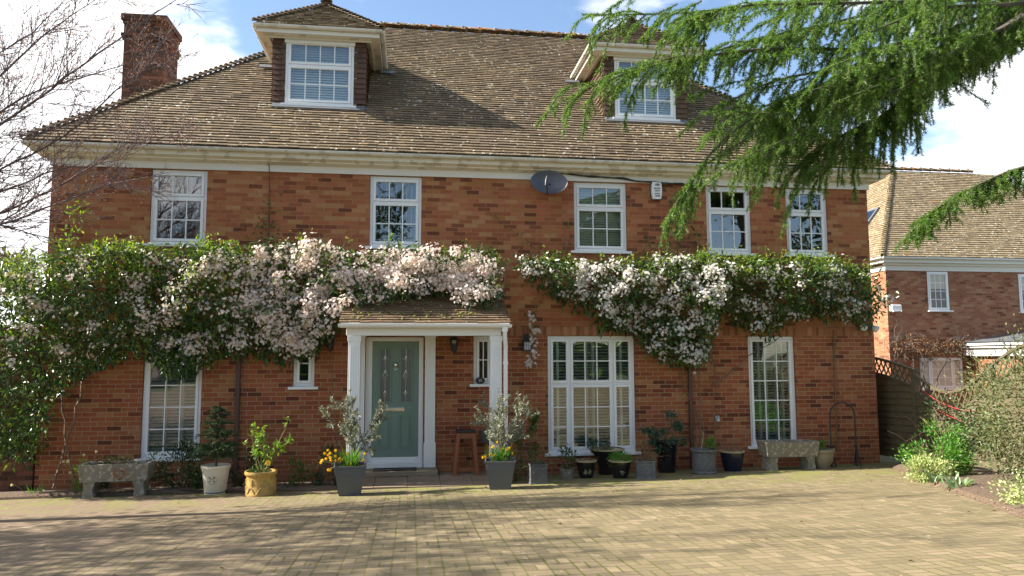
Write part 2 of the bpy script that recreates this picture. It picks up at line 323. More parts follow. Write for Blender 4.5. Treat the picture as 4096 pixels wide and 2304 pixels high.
M['stile'] = simple('shutter_stile', (0.56, 0.60, 0.54), (0.50, 0.54, 0.48), 0.5, 6)
M['room'] = simple('dim_room_plaster', (0.22, 0.21, 0.19), (0.18, 0.17, 0.15), 0.9, 3)
M['drape'] = simple('pale_curtain', (0.55, 0.50, 0.42), (0.5, 0.44, 0.36), 0.9, 5)

def glassmat(name, base, tint):
    m, t, b, o = mat(name); t.nodes.remove(b)
    lw = N(t, 'ShaderNodeFresnel', i_IOR=1.5)
    f = mth(t, 'MINIMUM', mth(t, 'ADD', lw.outputs[0], base), 1.0)
    gl = N(t, 'ShaderNodeBsdfGlossy'); gl.inputs['Roughness'].default_value = 0.012; gl.inputs['Color'].default_value = (0.96, 0.98, 1, 1)
    tcn = N(t, 'ShaderNodeTexCoord'); nn = N(t, 'ShaderNodeTexNoise', i_Scale=1.6, i_Detail=1.0); t.links.new(tcn.outputs['Object'], nn.inputs['Vector'])
    bp = N(t, 'ShaderNodeBump', i_Strength=0.12, i_Distance=0.05); t.links.new(nn.outputs[0], bp.inputs['Height']); t.links.new(bp.outputs[0], gl.inputs['Normal'])
    tr = N(t, 'ShaderNodeBsdfTransparent'); tr.inputs[0].default_value = (*tint, 1)
    mx = N(t, 'ShaderNodeMixShader'); t.links.new(f, mx.inputs[0]); t.links.new(tr.outputs[0], mx.inputs[1]); t.links.new(gl.outputs[0], mx.inputs[2]); t.links.new(mx.outputs[0], o.inputs[0])
    return m
M['glass'] = glassmat('window_glass', 0.13, (0.80, 0.86, 0.83))
M['glass_dark'] = glassmat('leaded_glass', 0.10, (0.35, 0.37, 0.36))

M['door_glass'] = simple('obscured_door_glass', (0.085, 0.092, 0.085), (0.14, 0.15, 0.14), 0.22, 30, 0.3)
def pavermat():
    m, t, b, o = mat('block_paving')
    g = N(t, 'ShaderNodeTexCoord'); s = N(t, 'ShaderNodeSeparateXYZ'); t.links.new(g.outputs['Object'], s.inputs[0])
    wob = noise(t, 3.0, 3, g.outputs['Object']); wob = mth(t, 'MULTIPLY', mth(t, 'SUBTRACT', wob, 0.5), 0.10)
    u = mth(t, 'ADD', mth(t, 'DIVIDE', mth(t, 'ADD', s.outputs[0], 20.139), 0.2), wob)
    v = mth(t, 'ADD', mth(t, 'DIVIDE', mth(t, 'ADD', s.outputs[1], 30.0), 0.2), wob)
    cu = mth(t, 'FLOOR', u); cv = mth(t, 'FLOOR', v); fu = mth(t, 'FRACT', u); fv = mth(t, 'FRACT', v)
    par = mth(t, 'MODULO', mth(t, 'ADD', cu, cv), 2.0)
    # joint distances
    def near(x, c): return mth(t, 'ABSOLUTE', mth(t, 'SUBTRACT', x, c))
    ju = mth(t, 'MINIMUM', fu, mth(t, 'SUBTRACT', 1.0, fu)); jv = mth(t, 'MINIMUM', fv, mth(t, 'SUBTRACT', 1.0, fv))
    hu = mth(t, 'ADD', near(fu, 0.5), mth(t, 'MULTIPLY', par, 9)); hv = mth(t, 'ADD', near(fv, 0.5), mth(t, 'MULTIPLY', mth(t, 'SUBTRACT', 1.0, par), 9))
    fine = noise(t, 40, 4, g.outputs['Object']); mossn = noise(t, 1.3, 5, g.outputs['Object'])
    jw = mth(t, 'ADD', 0.043, mth(t, 'MULTIPLY', mth(t, 'SUBTRACT', fine, 0.5), 0.06))
    moss = mth(t, 'MAXIMUM', mth(t, 'LESS_THAN', ju, jw), mth(t, 'LESS_THAN', hu, jw))
    dark = mth(t, 'MAXIMUM', mth(t, 'LESS_THAN', jv, 0.03), mth(t, 'LESS_THAN', hv, 0.03))
    half = mth(t, 'ADD', mth(t, 'MULTIPLY', mth(t, 'SUBTRACT', 1.0, par), mth(t, 'GREATER_THAN', fu, 0.5)), mth(t, 'MULTIPLY', par, mth(t, 'GREATER_THAN', fv, 0.5)))
    cx = N(t, 'ShaderNodeCombineXYZ'); t.links.new(cu, cx.inputs[0]); t.links.new(cv, cx.inputs[1]); t.links.new(half, cx.inputs[2])
    wn = N(t, 'ShaderNodeTexWhiteNoise', noise_dimensions='3D'); t.links.new(cx.outputs[0], wn.inputs['Vector'])
    big = noise(t, 0.45, 4, g.outputs['Object'])
    col = ramp(t, wn.outputs[0], [(0, (0.15, 0.120, 0.070)), (0.35, (0.195, 0.157, 0.088)), (0.75, (0.22, 0.172, 0.098)), (1, (0.27, 0.207, 0.125))])
    # a redder, greyer batch of blocks on the west side
    wst = N(t, 'ShaderNodeMapRange'); t.links.new(mth(t, 'ADD', s.outputs[0], mth(t, 'MULTIPLY', big, 3)), wst.inputs[0]); wst.inputs[1].default_value = 1.5; wst.inputs[2].default_value = -2.5
    col = mixrgb(t, mth(t, 'MULTIPLY', wst.outputs[0], 0.75), col, (0.205, 0.14, 0.105))
    col = mixrgb(t, mth(t, 'MULTIPLY', mth(t, 'SUBTRACT', noise(t, 2.2, 5, g.outputs['Object']), 0.42), 1.1), col, (0.165, 0.14, 0.07))
    col = mixrgb(t, mth(t, 'MULTIPLY', fine, 0.30), col, (0.16, 0.12, 0.08))
    col = mixrgb(t, mth(t, 'MULTIPLY', mth(t, 'GREATER_THAN', noise(t, 55, 2, g.outputs['Object']), 0.70), 0.6), col, (0.42, 0.37, 0.26))
    worn = mth(t, 'MULTIPLY', mth(t, 'GREATER_THAN', noise(t, 7, 5, g.outputs['Object'], 0.7), 0.62), mth(t, 'MULTIPLY', mth(t, 'GREATER_THAN', noise(t, 0.6, 2, g.outputs['Object']), 0.52), 0.55)); col = mixrgb(t, worn, col, (0.40, 0.33, 0.22))
    mc = mixrgb(t, noise(t, 9, 3, g.outputs['Object']), (0.060, 0.068, 0.012), (0.13, 0.125, 0.028))
    mk = N(t, 'ShaderNodeMapRange'); t.links.new(mossn, mk.inputs[0]); mk.inputs[1].default_value = 0.38; mk.inputs[2].default_value = 0.60; mk.inputs[3].default_value = 0.30; mk.inputs[4].default_value = 0.95
    col = mixrgb(t, mth(t, 'MULTIPLY', dark, 0.75), col, (0.075, 0.058, 0.035))
    col = mixrgb(t, mth(t, 'MULTIPLY', moss, mk.outputs[0]), col, mc)
    # green film towards the house on the west side
    nf = N(t, 'ShaderNodeMapRange'); t.links.new(s.outputs[1], nf.inputs[0]); nf.inputs[1].default_value = -3.2; nf.inputs[2].default_value = -1.6
    gf = mth(t, 'MULTIPLY', mth(t, 'MULTIPLY', nf.outputs[0], mth(t, 'GREATER_THAN', noise(t, 2.6, 6, g.outputs['Object'], 0.65), 0.50)), 0.6)
    col = mixrgb(t, gf, col, (0.175, 0.185, 0.04))
    t.links.new(col, b.inputs['Base Color']); b.inputs['Roughness'].default_value = 0.85; b.inputs['Specular IOR Level'].default_value = 0.25
    hh = mth(t, 'SUBTRACT', mth(t, 'ADD', mth(t, 'MULTIPLY', fine, 0.4), mth(t, 'MULTIPLY', wn.outputs[0], 0.15)), mth(t, 'MULTIPLY', mth(t, 'MAXIMUM', moss, dark), 0.7))
    bump(t, hh, b, 0.5, 0.008)
    return m
M['paver'] = pavermat()
M['ground'] = simple('rough_grass_ground', (0.05, 0.075, 0.02), (0.085, 0.085, 0.035), 1.0, 3, 0.6)
M['bedsoil'] = simple('bark_mulch', (0.13, 0.085, 0.055), (0.06, 0.04, 0.027), 1.0, 30, 1.0, dirt=((0.24, 0.17, 0.11), 0.6), bscale=70)

# ------------------------------------------------------------------ ground
def sheet(name, xs, ys, dz, m, kind='structure'):
    X, Y = np.meshgrid(xs, ys); V = np.stack([X.ravel(), Y.ravel(), gz(X, Y).ravel()+dz], -1)
    nx, ny = len(xs), len(ys); i = np.arange(nx-1)[None]+np.arange(ny-1)[:, None]*nx; i = i.ravel()
    return tag(npmesh(name, V, np.stack([i, i+1, i+nx+1, i+nx], -1), m, smooth=True), kind=kind)
sheet('ground', [-400, -60, -14, -7, 0, 7, 14, 60, 400], [-400, -60, -16, -8, 0.4, 20, 60, 400], -0.03, M['ground'])
sheet('driveway', np.linspace(-13.5, 9.1, 24), np.linspace(-15.5, 0.02, 18), 0.0, M['paver'])
# planting beds: a narrow one under the west wall, a curved one along the east fence
def bed(name, pts, dz, n=1):
    b = MB(); c = np.mean(pts, 0); rings = []
    P = np.array(pts); 
    for k, f in enumerate((1.0, 0.93, 0.6)):
        Q = c+(P-c)*f; h = (0.004, 0.03+dz, 0.05+dz)[k]; i = len(b.v); rings.append(i)
        for x, y in Q: b.v.append((x, y, float(gz(x, y))+h+random.uniform(-.012, .012)*(k > 0)))
    L = len(P)
    for r0, r1 in zip(rings, rings[1:]):
        for k in range(L): b.f.append((r0+k, r0+(k+1) % L, r1+(k+1) % L, r1+k))
    b.f.append(tuple(rings[-1]+k for k in range(L)))
    return tag(b.build(name, M['bedsoil'], smooth=True), kind='structure')
bed('flower_bed', [(-9, -0.02), (-9, -0.85), (-6, -0.95), (-4.9, -0.95), (-3.2, -1.0), (-2.4, -1.25), (-1.5, -1.3), (-1.12, -1.2), (-1.12, -0.02)], 0.01)
bed('shrub_bed', [(8.95, -0.3), (8.3, -1.05), (7.85, -2.1), (7.45, -3.0), (6.85, -4.4), (6.5, -5.3), (6.0, -6.4), (5.6, -7.6), (5.4, -9.5), (9.1, -9.5)], 0.03)

# ------------------------------------------------------------------ roof tile courses (each tile its own little slab, one mesh per slope)
def tiles(name, o, u, s, n, rows, gauge, tw, ulo, uhi, mtl, parent, thick=0.027, jit=0.0022, seed=1):
    rg = np.random.default_rng(abs(seed)); o, u, s, n = (np.array(a, float) for a in (o, u, s, n)); V = []; F = []; base = 0
    for i in range(rows):
        s0 = i*gauge; lo, hi = ulo(s0+gauge*.5), uhi(s0+gauge*.5)
        if hi-lo < 0.03: continue
        a = np.arange(lo-(0.5 if i % 2 else 0.0)*tw-rg.uniform(0, .03), hi, tw); b = np.minimum(a+tw-0.0015, hi); a = np.maximum(a, lo); k = b-a > 0.025; a, b = a[k], b[k]
        if len(a) == 0: continue
        m = len(a); j = rg.normal(0, jit, m); sl = s0-0.012+rg.normal(0, .004, m); su = s0+gauge+0.025
        tl = rg.normal(0, 0.0015, m)
        def P(uu, ss, h): return o+np.outer(uu, u)+np.outer(np.broadcast_to(ss, (m,)), s)+np.outer(np.broadcast_to(h, (m,)), n)
        hb = 0.016+j; ht = hb+thick
        vs = [P(a, sl, hb), P(b, sl+tl, hb), P(b, su, 0.0), P(a, su, 0.0), P(a, sl, ht), P(b, sl+tl, ht+tl), P(b, su, 0.012), P(a, su, 0.012)]
        V.append(np.stack(vs, 1).reshape(-1, 3)); q = base+np.arange(m)[:, None]*8
        for f in ((4,5,6,7), (0,1,5,4), (1,2,6,5), (3,0,4,7)): F.append(q+np.array(f))
        base += m*8
    return npmesh(name, np.concatenate(V), np.concatenate(F), mtl, parent)

def hips(name, p0, p1, step, rad, mtl, parent, up=(0,0,1), arc=2.3, flare=1.10):
    p0, p1 = np.array(p0, float), np.array(p1, float); t = unit(p1-p0); L = np.linalg.norm(p1-p0)
    sd = unit(np.cross(t, up)); nn = np.cross(sd, t); V = []; F = []; n = 7; base = 0; k = 0; d = 0.0
    while d < L-0.02:
        e = min(d+step*1.35, L)
        for dd, rr, lift in ((d, rad*flare, 0.014), (e, rad*0.95, -0.008)):
            for th in (0.018, 0.0):
                c = p0+t*dd+nn*(lift-rad*0.45)
                jr = random.uniform(-.004, .004)
                for a in np.linspace(-arc/2, arc/2, n): V.append(c+(rr-th+jr)*(sd*math.sin(a)+nn*math.cos(a)))
        for i in range(n-1):
            F.append((base+i, base+i+1, base+2*n+i+1, base+2*n+i)); F.append((base+i, base+n+i, base+n+i+1, base+i+1))
        base += 4*n; d += step
    return npmesh(name, V, F, mtl, parent)

# ------------------------------------------------------------------ the brick house
house = thing('brick_house', 'two storey red brick house with two dormers and a sage green front door', 'house', (0, 0, 0))
XL, XR, YB, ZE = -6.03, 8.81, 9.0, 5.62
win_up = [(-4.45, -3.53, 4.03, 5.335), (-0.765, 0.155, 4.05, 5.335), (2.945, 3.95, 4.035, 5.335), (5.505, 6.40, 4.035, 5.335), (7.11, 7.97, 4.035, 5.335)]
BIG = (2.43, 4.05, 0.385, 2.478); TR = (6.245, 7.175, 0.44, 2.475); TL = (-4.44, -3.50, 0.44, 2.475)
SL_ = (-2.015, -1.655, 1.60, 2.40); SR_ = (1.09, 1.45, 1.62, 2.475); DOOR = (-0.80, 0.215, 0.20, 2.455)
openings = win_up+[BIG, TR, TL, SL_, SR_, DOOR]
def wall_with_openings(b, x0, x1, z0, z1, ops, depth=0.14):
    xs = sorted({x0, x1, *[o[0] for o in ops], *[o[1] for o in ops]}); zs = sorted({z0, z1, *[o[2] for o in ops], *[o[3] for o in ops]})
    for i in range(len(xs)-1):
        for j in range(len(zs)-1):
            cx, cz = (xs[i]+xs[i+1])/2, (zs[j]+zs[j+1])/2
            if any(o[0] < cx < o[1] and o[2] < cz < o[3] for o in ops): continue
            b.q((xs[i], 0, zs[j]), (xs[i+1], 0, zs[j]), (xs[i+1], 0, zs[j+1]), (xs[i], 0, zs[j+1]))
    for (a, c, d, e) in ops:
        b.q((a, 0, d), (a, 0, e), (a, depth, e), (a, depth, d)); b.q((c, 0, d), (c, depth, d), (c, depth, e), (c, 0, e))
        b.q((a, 0, e), (c, 0, e), (c, depth, e), (a, depth, e)); b.q((a, 0, d), (a, depth, d), (c, depth, d), (c, 0, d))
b = MB(); wall_with_openings(b, XL, XR, -0.3, ZE, openings)
b.q((XL, 0, -.3), (XL, 0, ZE), (XL, YB, ZE), (XL, YB, -.3)); b.q((XR, 0, -.3), (XR, YB, -.3), (XR, YB, ZE), (XR, 0, ZE)); b.q((XL, YB, -.3), (XL, YB, ZE), (XR, YB, ZE), (XR, YB, -.3))
b.build('wall', M['brick'], house)
# rooms behind the glass: a floor between storeys, a loft floor, a plaster wall two metres in
b = MB(); b.box(XL+.3, .30, 2.72, XR-.3, YB-.3, 2.95); b.box(XL+.3, 2.6, 0.0, XR-.3, 2.75, 2.70); b.box(XL+.3, 3.1, 2.97, XR-.3, 3.25, 5.5); b.box(XL+.3, .3, 5.52, XR-.3, YB-.3, 5.6); b.box(XL+.3, .3, -.1, XR-.3, YB-.3, .25)
for xx in (-2.7, 1.9, 5.1): b.box(xx, .35, .26, xx+.12, 2.58, 2.7)
for xx in (-2.2, 1.6, 4.8, 6.75): b.box(xx, .35, 2.96, xx+.12, 3.08, 5.5)
b.build('interior_wall', M['room'], house)
b = MB(); b.box(XL-.012, -.022, 2.648, XR+.012, -.002, 2.676); b.build('string_course', M['brick'], house)
b = MB(); b.box(XL+.001, -.006, 2.480, -1.30, -.001, 2.646); b.box(1.75, -.006, 2.480, XR-.001, -.001, 2.646); b.build('soldier_course', M['soldier'], house)

# frieze, cornice, gutter
OV = 0.31
b = MB(); b.box(XL-.03, -.035, 5.337, XR+.03, -.002, 5.455); b.box(XL-.034, -.04, 5.44, XL-.002, YB, 5.455); b.box(XL-.03, 0.002, 5.337, XL-.002, YB, 5.438); b.box(XR+.002, 0.002, 5.337, XR+.03, YB, 5.455)
b.build('frieze_board', M['frieze'], house)
b = MB()
prof = [(-.036, 5.455), (-.16, 5.482), (-.165, 5.502), (-.25, 5.530), (-.26, 5.62), (0.1, 5.62)]
cor = []
for d, z in prof: cor.append([(XL+d, d, z), (XR-d, d, z), (XR-d, YB-d, z), (XL+d, YB-d, z)])
for r0, r1 in zip(cor, cor[1:]):
    for k in range(4): b.q(r0[k], r0[(k+1) % 4], r1[(k+1) % 4], r1[k])
b.build('cornice', M['cornice'], house)
def gutter_run(b, p0, p1, out, r=0.058, brackets=1.05):
    p0, p1, out = np.array(p0, float), np.array(p1, float), np.array(out, float); t = p1-p0; L = np.linalg.norm(t); t /= L
    ang = np.linspace(-math.pi, 0, 9); V = [[], []]
    ring0 = []; ring1 = []
    for rr in (r, r-.006):
        for a in ang:
            off = out*(rr*math.cos(a))+np.array([0, 0, 1])*(rr*math.sin(a)); ring0.append(tuple(p0+off)); ring1.append(tuple(p1+off))
    n = len(ang)
    for k in range(n-1):
        b.q(ring0[k], ring0[k+1], ring1[k+1], ring1[k]); b.q(ring0[n+k], ring1[n+k], ring1[n+k+1], ring0[n+k+1])
    b.q(ring0[0], ring1[0], ring1[n], ring0[n]); b.q(ring0[n-1], ring0[2*n-1], ring1[2*n-1], ring1[n-1])
    for rg_ in (ring0, ring1): b.f.append(tuple(range(len(b.v), len(b.v)+n))); b.v += rg_[:n]
    d = brackets*.5
    while d < L:                                   # union clips
        for s0 in (-0.02,):
            c = p0+t*d
            pts = [c+out*((r+.007)*math.cos(a))+np.array([0, 0, 1])*((r+.007)*math.sin(a)) for a in ang]
            for k in range(n-1): b.q(pts[k], pts[k+1], pts[k+1]+t*.035, pts[k]+t*.035)
        d += brackets
b = MB(); zg = 5.655
gutter_run(b, (XL-OV+.0, -OV, zg), (XR+OV, -OV, zg), (0, -1, 0)); gutter_run(b, (XL-OV, -OV, zg), (XL-OV, YB+OV, zg), (-1, 0, 0)); gutter_run(b, (XR+OV, -OV, zg), (XR+OV, YB+OV, zg), (1, 0, 0))
b.build('gutter', M['gutter'], house, smooth=True)

# main roof
PH = R(43); ZT = 5.67; EX0, EX1, EY0, EY1 = XL-OV-.02, XR+OV+.02, -OV-.02, YB+OV+.02
HD = (EY1-EY0)/2; ZR = ZT+HD*math.tan(PH); YR = (EY0+EY1)/2; sl_len = HD/math.cos(PH); rows = int(sl_len/.105)
b = MB(); e = 0.02
c4 = [(EX0, EY0, ZT-e), (EX1, EY0, ZT-e), (EX1, EY1, ZT-e), (EX0, EY1, ZT-e)]; ra, rb = (EX0+HD, YR, ZR-e), (EX1-HD, YR, ZR-e)
b.q(c4[0], c4[1], rb, ra); b.q(c4[1], c4[2], rb); b.q(c4[2], c4[3], ra, rb); b.q(c4[3], c4[0], ra)
roof = b.build('roof', M['tile'], house)
cp_, sp_ = math.cos(PH), math.sin(PH)
tiles('roof_tiles', (EX0, EY0, ZT), (1, 0, 0), (0, cp_, sp_), (0, -sp_, cp_), rows, .105, .168, lambda s: s*cp_, lambda s: EX1-EX0-s*cp_, M['tile'], roof, seed=3)
tiles('roof_tiles', (EX0, EY1, ZT), (0, -1, 0), (cp_, 0, sp_), (-sp_, 0, cp_), rows, .105, .168, lambda s: s*cp_, lambda s: EY1-EY0-s*cp_, M['tile'], roof, seed=4)
tiles('roof_tiles', (EX1, EY0, ZT), (0, 1, 0), (-cp_, 0, sp_), (sp_, 0, cp_), rows, .105, .168, lambda s: s*cp_, lambda s: EY1-EY0-s*cp_, M['tile'], roof, seed=5)
hips('hip_tiles', (EX0, EY0, ZT+.04), (EX0+HD, YR, ZR+.04), 0.13, 0.105, M['tile'], roof, arc=2.0)
hips('hip_tiles', (EX1, EY0, ZT+.04), (EX1-HD, YR, ZR+.04), 0.13, 0.105, M['tile'], roof, arc=2.0)
hips('ridge_tiles', (EX0+HD-.1, YR, ZR+.06), (EX1-HD+.1, YR, ZR+.06), 0.40, 0.14, M['tile_ridge'], roof, arc=2.4, flare=1.06)

# chimney stack at the west end
b = MB(); cx0, cx1, cy0, cy1 = -6.54, -5.68, 4.0, 5.0
b.box(cx0, cy0, 0, cx1, cy1, 9.30); b.box(cx0-.03, cy0-.03, 9.302, cx1+.03, cy1+.03, 9.375); b.box(cx0-.055, cy0-.055, 9.377, cx1+.055, cy1+.055, 9.45); b.box(cx0-.01, cy0-.01, 9.452, cx1+.01, cy1+.01, 9.68); b.box(cx0-.035, cy0-.035, 9.682, cx1+.035, cy1+.035, 9.755); b.box(cx0-.065, cy0-.065, 9.757, cx1+.065, cy1+.065, 9.90)
chim = b.build('chimney', M['brick_chim'], roof)
M['pot_red'] = simple('terracotta_flue', (0.22, 0.075, 0.04), None, 0.8)
MB().lathe([(.17, 0), (.17, .10), (.15, .13), (.12, .14)], (-6.02, 4.5, 9.902), 20).build('flue_cap', M['pot_red'], roof, True)

# ------------------------------------------------------------------ windows
def window(name, parent, rect, Y, rows_split, cols_split, panes, blind=None, sill=True, border=.055, vent=True, recess=.045):
    """rows_split/cols_split: fractions of the casement boundaries; panes[row][col] = (nx, nz), row 0 at the bottom."""
    x0, x1, z0, z1 = rect; f = MB(); yf, yb = Y+recess, Y+recess+.07
    f.box(x0+.004, yf, z0+.004, x0+border, yb, z1-.004); f.box(x1-border, yf, z0+.004, x1-.004, yb, z1-.004)
    f.box(x0+border, yf+.001, z0+.004, x1-border, yb, z0+border); f.box(x0+border, yf+.001, z1-border, x1-border, yb, z1-.004)
    X = [x0+border+(x1-x0-2*border)*t for t in cols_split]; Z = [z0+border+(z1-z0-2*border)*t for t in rows_split]
    for xx in X[1:-1]: f.box(xx-.014, yf+.002, z0+border, xx+.014, yb, z1-border)
    for zz in Z[1:-1]: f.box(x0+border, yf+.003, zz-.014, x1-border, yb, zz+.014)
    win = f.build(name, M['upvc'], parent, bevel=.004)
    par = win if parent is house else parent
    sash = MB(); bars = MB(); pane = MB()
    for j in range(len(Z)-1):
        for i in range(len(X)-1):
            a = X[i]+(.016 if 0 < i else .002); c = X[i+1]-(.016 if i+1 < len(X)-1 else .002); d = Z[j]+(.016 if 0 < j else .002); e = Z[j+1]-(.016 if j+1 < len(Z)-1 else .002)
            w = .048; ys = yf-.012
            sash.box(a, ys, d, a+w, yb-.01, e); sash.box(c-w, ys, d, c, yb-.01, e); sash.box(a+w, ys+.001, d, c-w, yb-.01, d+w); sash.box(a+w, ys+.001, e-w, c-w, yb-.01, e)
            nx, nz = panes[j][i]; gx0, gx1, gz0, gz1 = a+w, c-w, d+w, e-w
            for k in range(1, nx): xx = gx0+(gx1-gx0)*k/nx; bars.box(xx-.0095, ys+.022, gz0, xx+.0095, yb-.02, gz1)
            for k in range(1, nz): zz = gz0+(gz1-gz0)*k/nz; bars.box(gx0, ys+.024, zz-.0095, gx1, yb-.022, zz+.0095)
            pane.q((gx0-.005, ys+.035, gz0-.005), (gx1+.005, ys+.035, gz0-.005), (gx1+.005, ys+.035, gz1+.005), (gx0-.005, ys+.035, gz1+.005))
    sash.build('sash', M['upvc'], par, bevel=.005); 
    if bars.v: bars.build('glazing_bars', M['upvc'], par)
    pane.build('pane', M['glass'], par)
    if vent: MB().box((x0+x1)/2-.13, yf-.022, Z[-1]-.045, (x0+x1)/2+.13, yf-.0125, Z[-1]-.022).build('trickle_vent', M['upvc'], par)
    if sill: MB().box(x0-.07, Y-.055, z0-.045, x1+.07, Y+recess+.06, z0+.003).build('sill', M['paint'], par, bevel=.006)
    if blind:
        bl = MB(); yb2 = Y+.20; pitch, depth, tilt = blind['pitch'], blind['depth'], blind['tilt']; z = z0+.03; top = z1-.03-blind.get('drop', 0)
        zz = z
        while zz < top:
            bl.obox(((x0+x1)/2, yb2, zz), ((x1-x0)/2-.03, 0, 0), (0, depth/2*math.cos(tilt), depth/2*math.sin(tilt)), (0, -.002*math.sin(tilt), .002*math.cos(tilt))); zz += pitch
        bl.build('blind', M['slat'], par)
        if blind.get('stiles'):
            st = MB()
            for fx in blind['stiles']: xx = x0+(x1-x0)*fx; st.box(xx-.024, yb2-.045, z0+.02, xx+.024, yb2+.03, z1-.02)
            for fz in blind.get('rails', ()): zz = z0+(z1-z0)*fz; st.box(x0+.03, yb2-.04, zz-.03, x1-.03, yb2+.028, zz+.03)
            st.build('shutter_frame', M['stile'], par)
    return win
S3 = [[(3, 2)], [(3, 1)]]
for k, r_ in enumerate(win_up):
    w_ = window('window', house, r_, 0, [0, .645, 1], [0, 1], S3, blind=dict(pitch=.048, depth=.05, tilt=R(62)) if k == 2 else None)
    if k == 1:      # vertical voile pleats
        b = MB()
        for i in range(9): xx = r_[0]+.1+i*.09; b.tube([(xx, .26, r_[2]+.05), (xx+.01, .26, r_[3]-.05)], .010, 6)
        b.build('curtain', M['drape'], w_)
    if k == 0:
        b = MB()
        for i in range(5): xx = r_[1]-.22+i*.035; b.tube([(xx, .28, r_[2]), (xx, .28, r_[3]-.03)], .02, 6)
        b.build('curtain', M['drape'], w_)
SH = dict(pitch=.055, depth=.054, tilt=R(20))
window('window', house, BIG, 0, [0, .59, 1], [0, .235, .765, 1], [[(1, 3), (3, 3), (1, 3)], [(1, 2), (3, 2), (1, 2)]], blind=dict(SH, stiles=(.02, .13, .46, .54, .86, .98), rails=(.03, .97)))
window('window', house, TR, 0, [0, 1], [0, 1], [[(3, 5)]], blind=dict(SH, stiles=(.03, .30, .45, .66, .80, .97), rails=(.04, .97)), vent=False)
window('window', house, TL, 0, [0, 1], [0, 1], [[(3, 5)]], blind=dict(SH, stiles=(.03, .35, .64, .97), rails=(.04, .97), tilt=R(30)), vent=False)
window('window', house, SL_, 0, [0, 1], [0, 1], [[(1, 2)]], vent=False)
window('window', house, SR_, 0, [0, 1], [0, 1], [[(2, 2)]], vent=False)

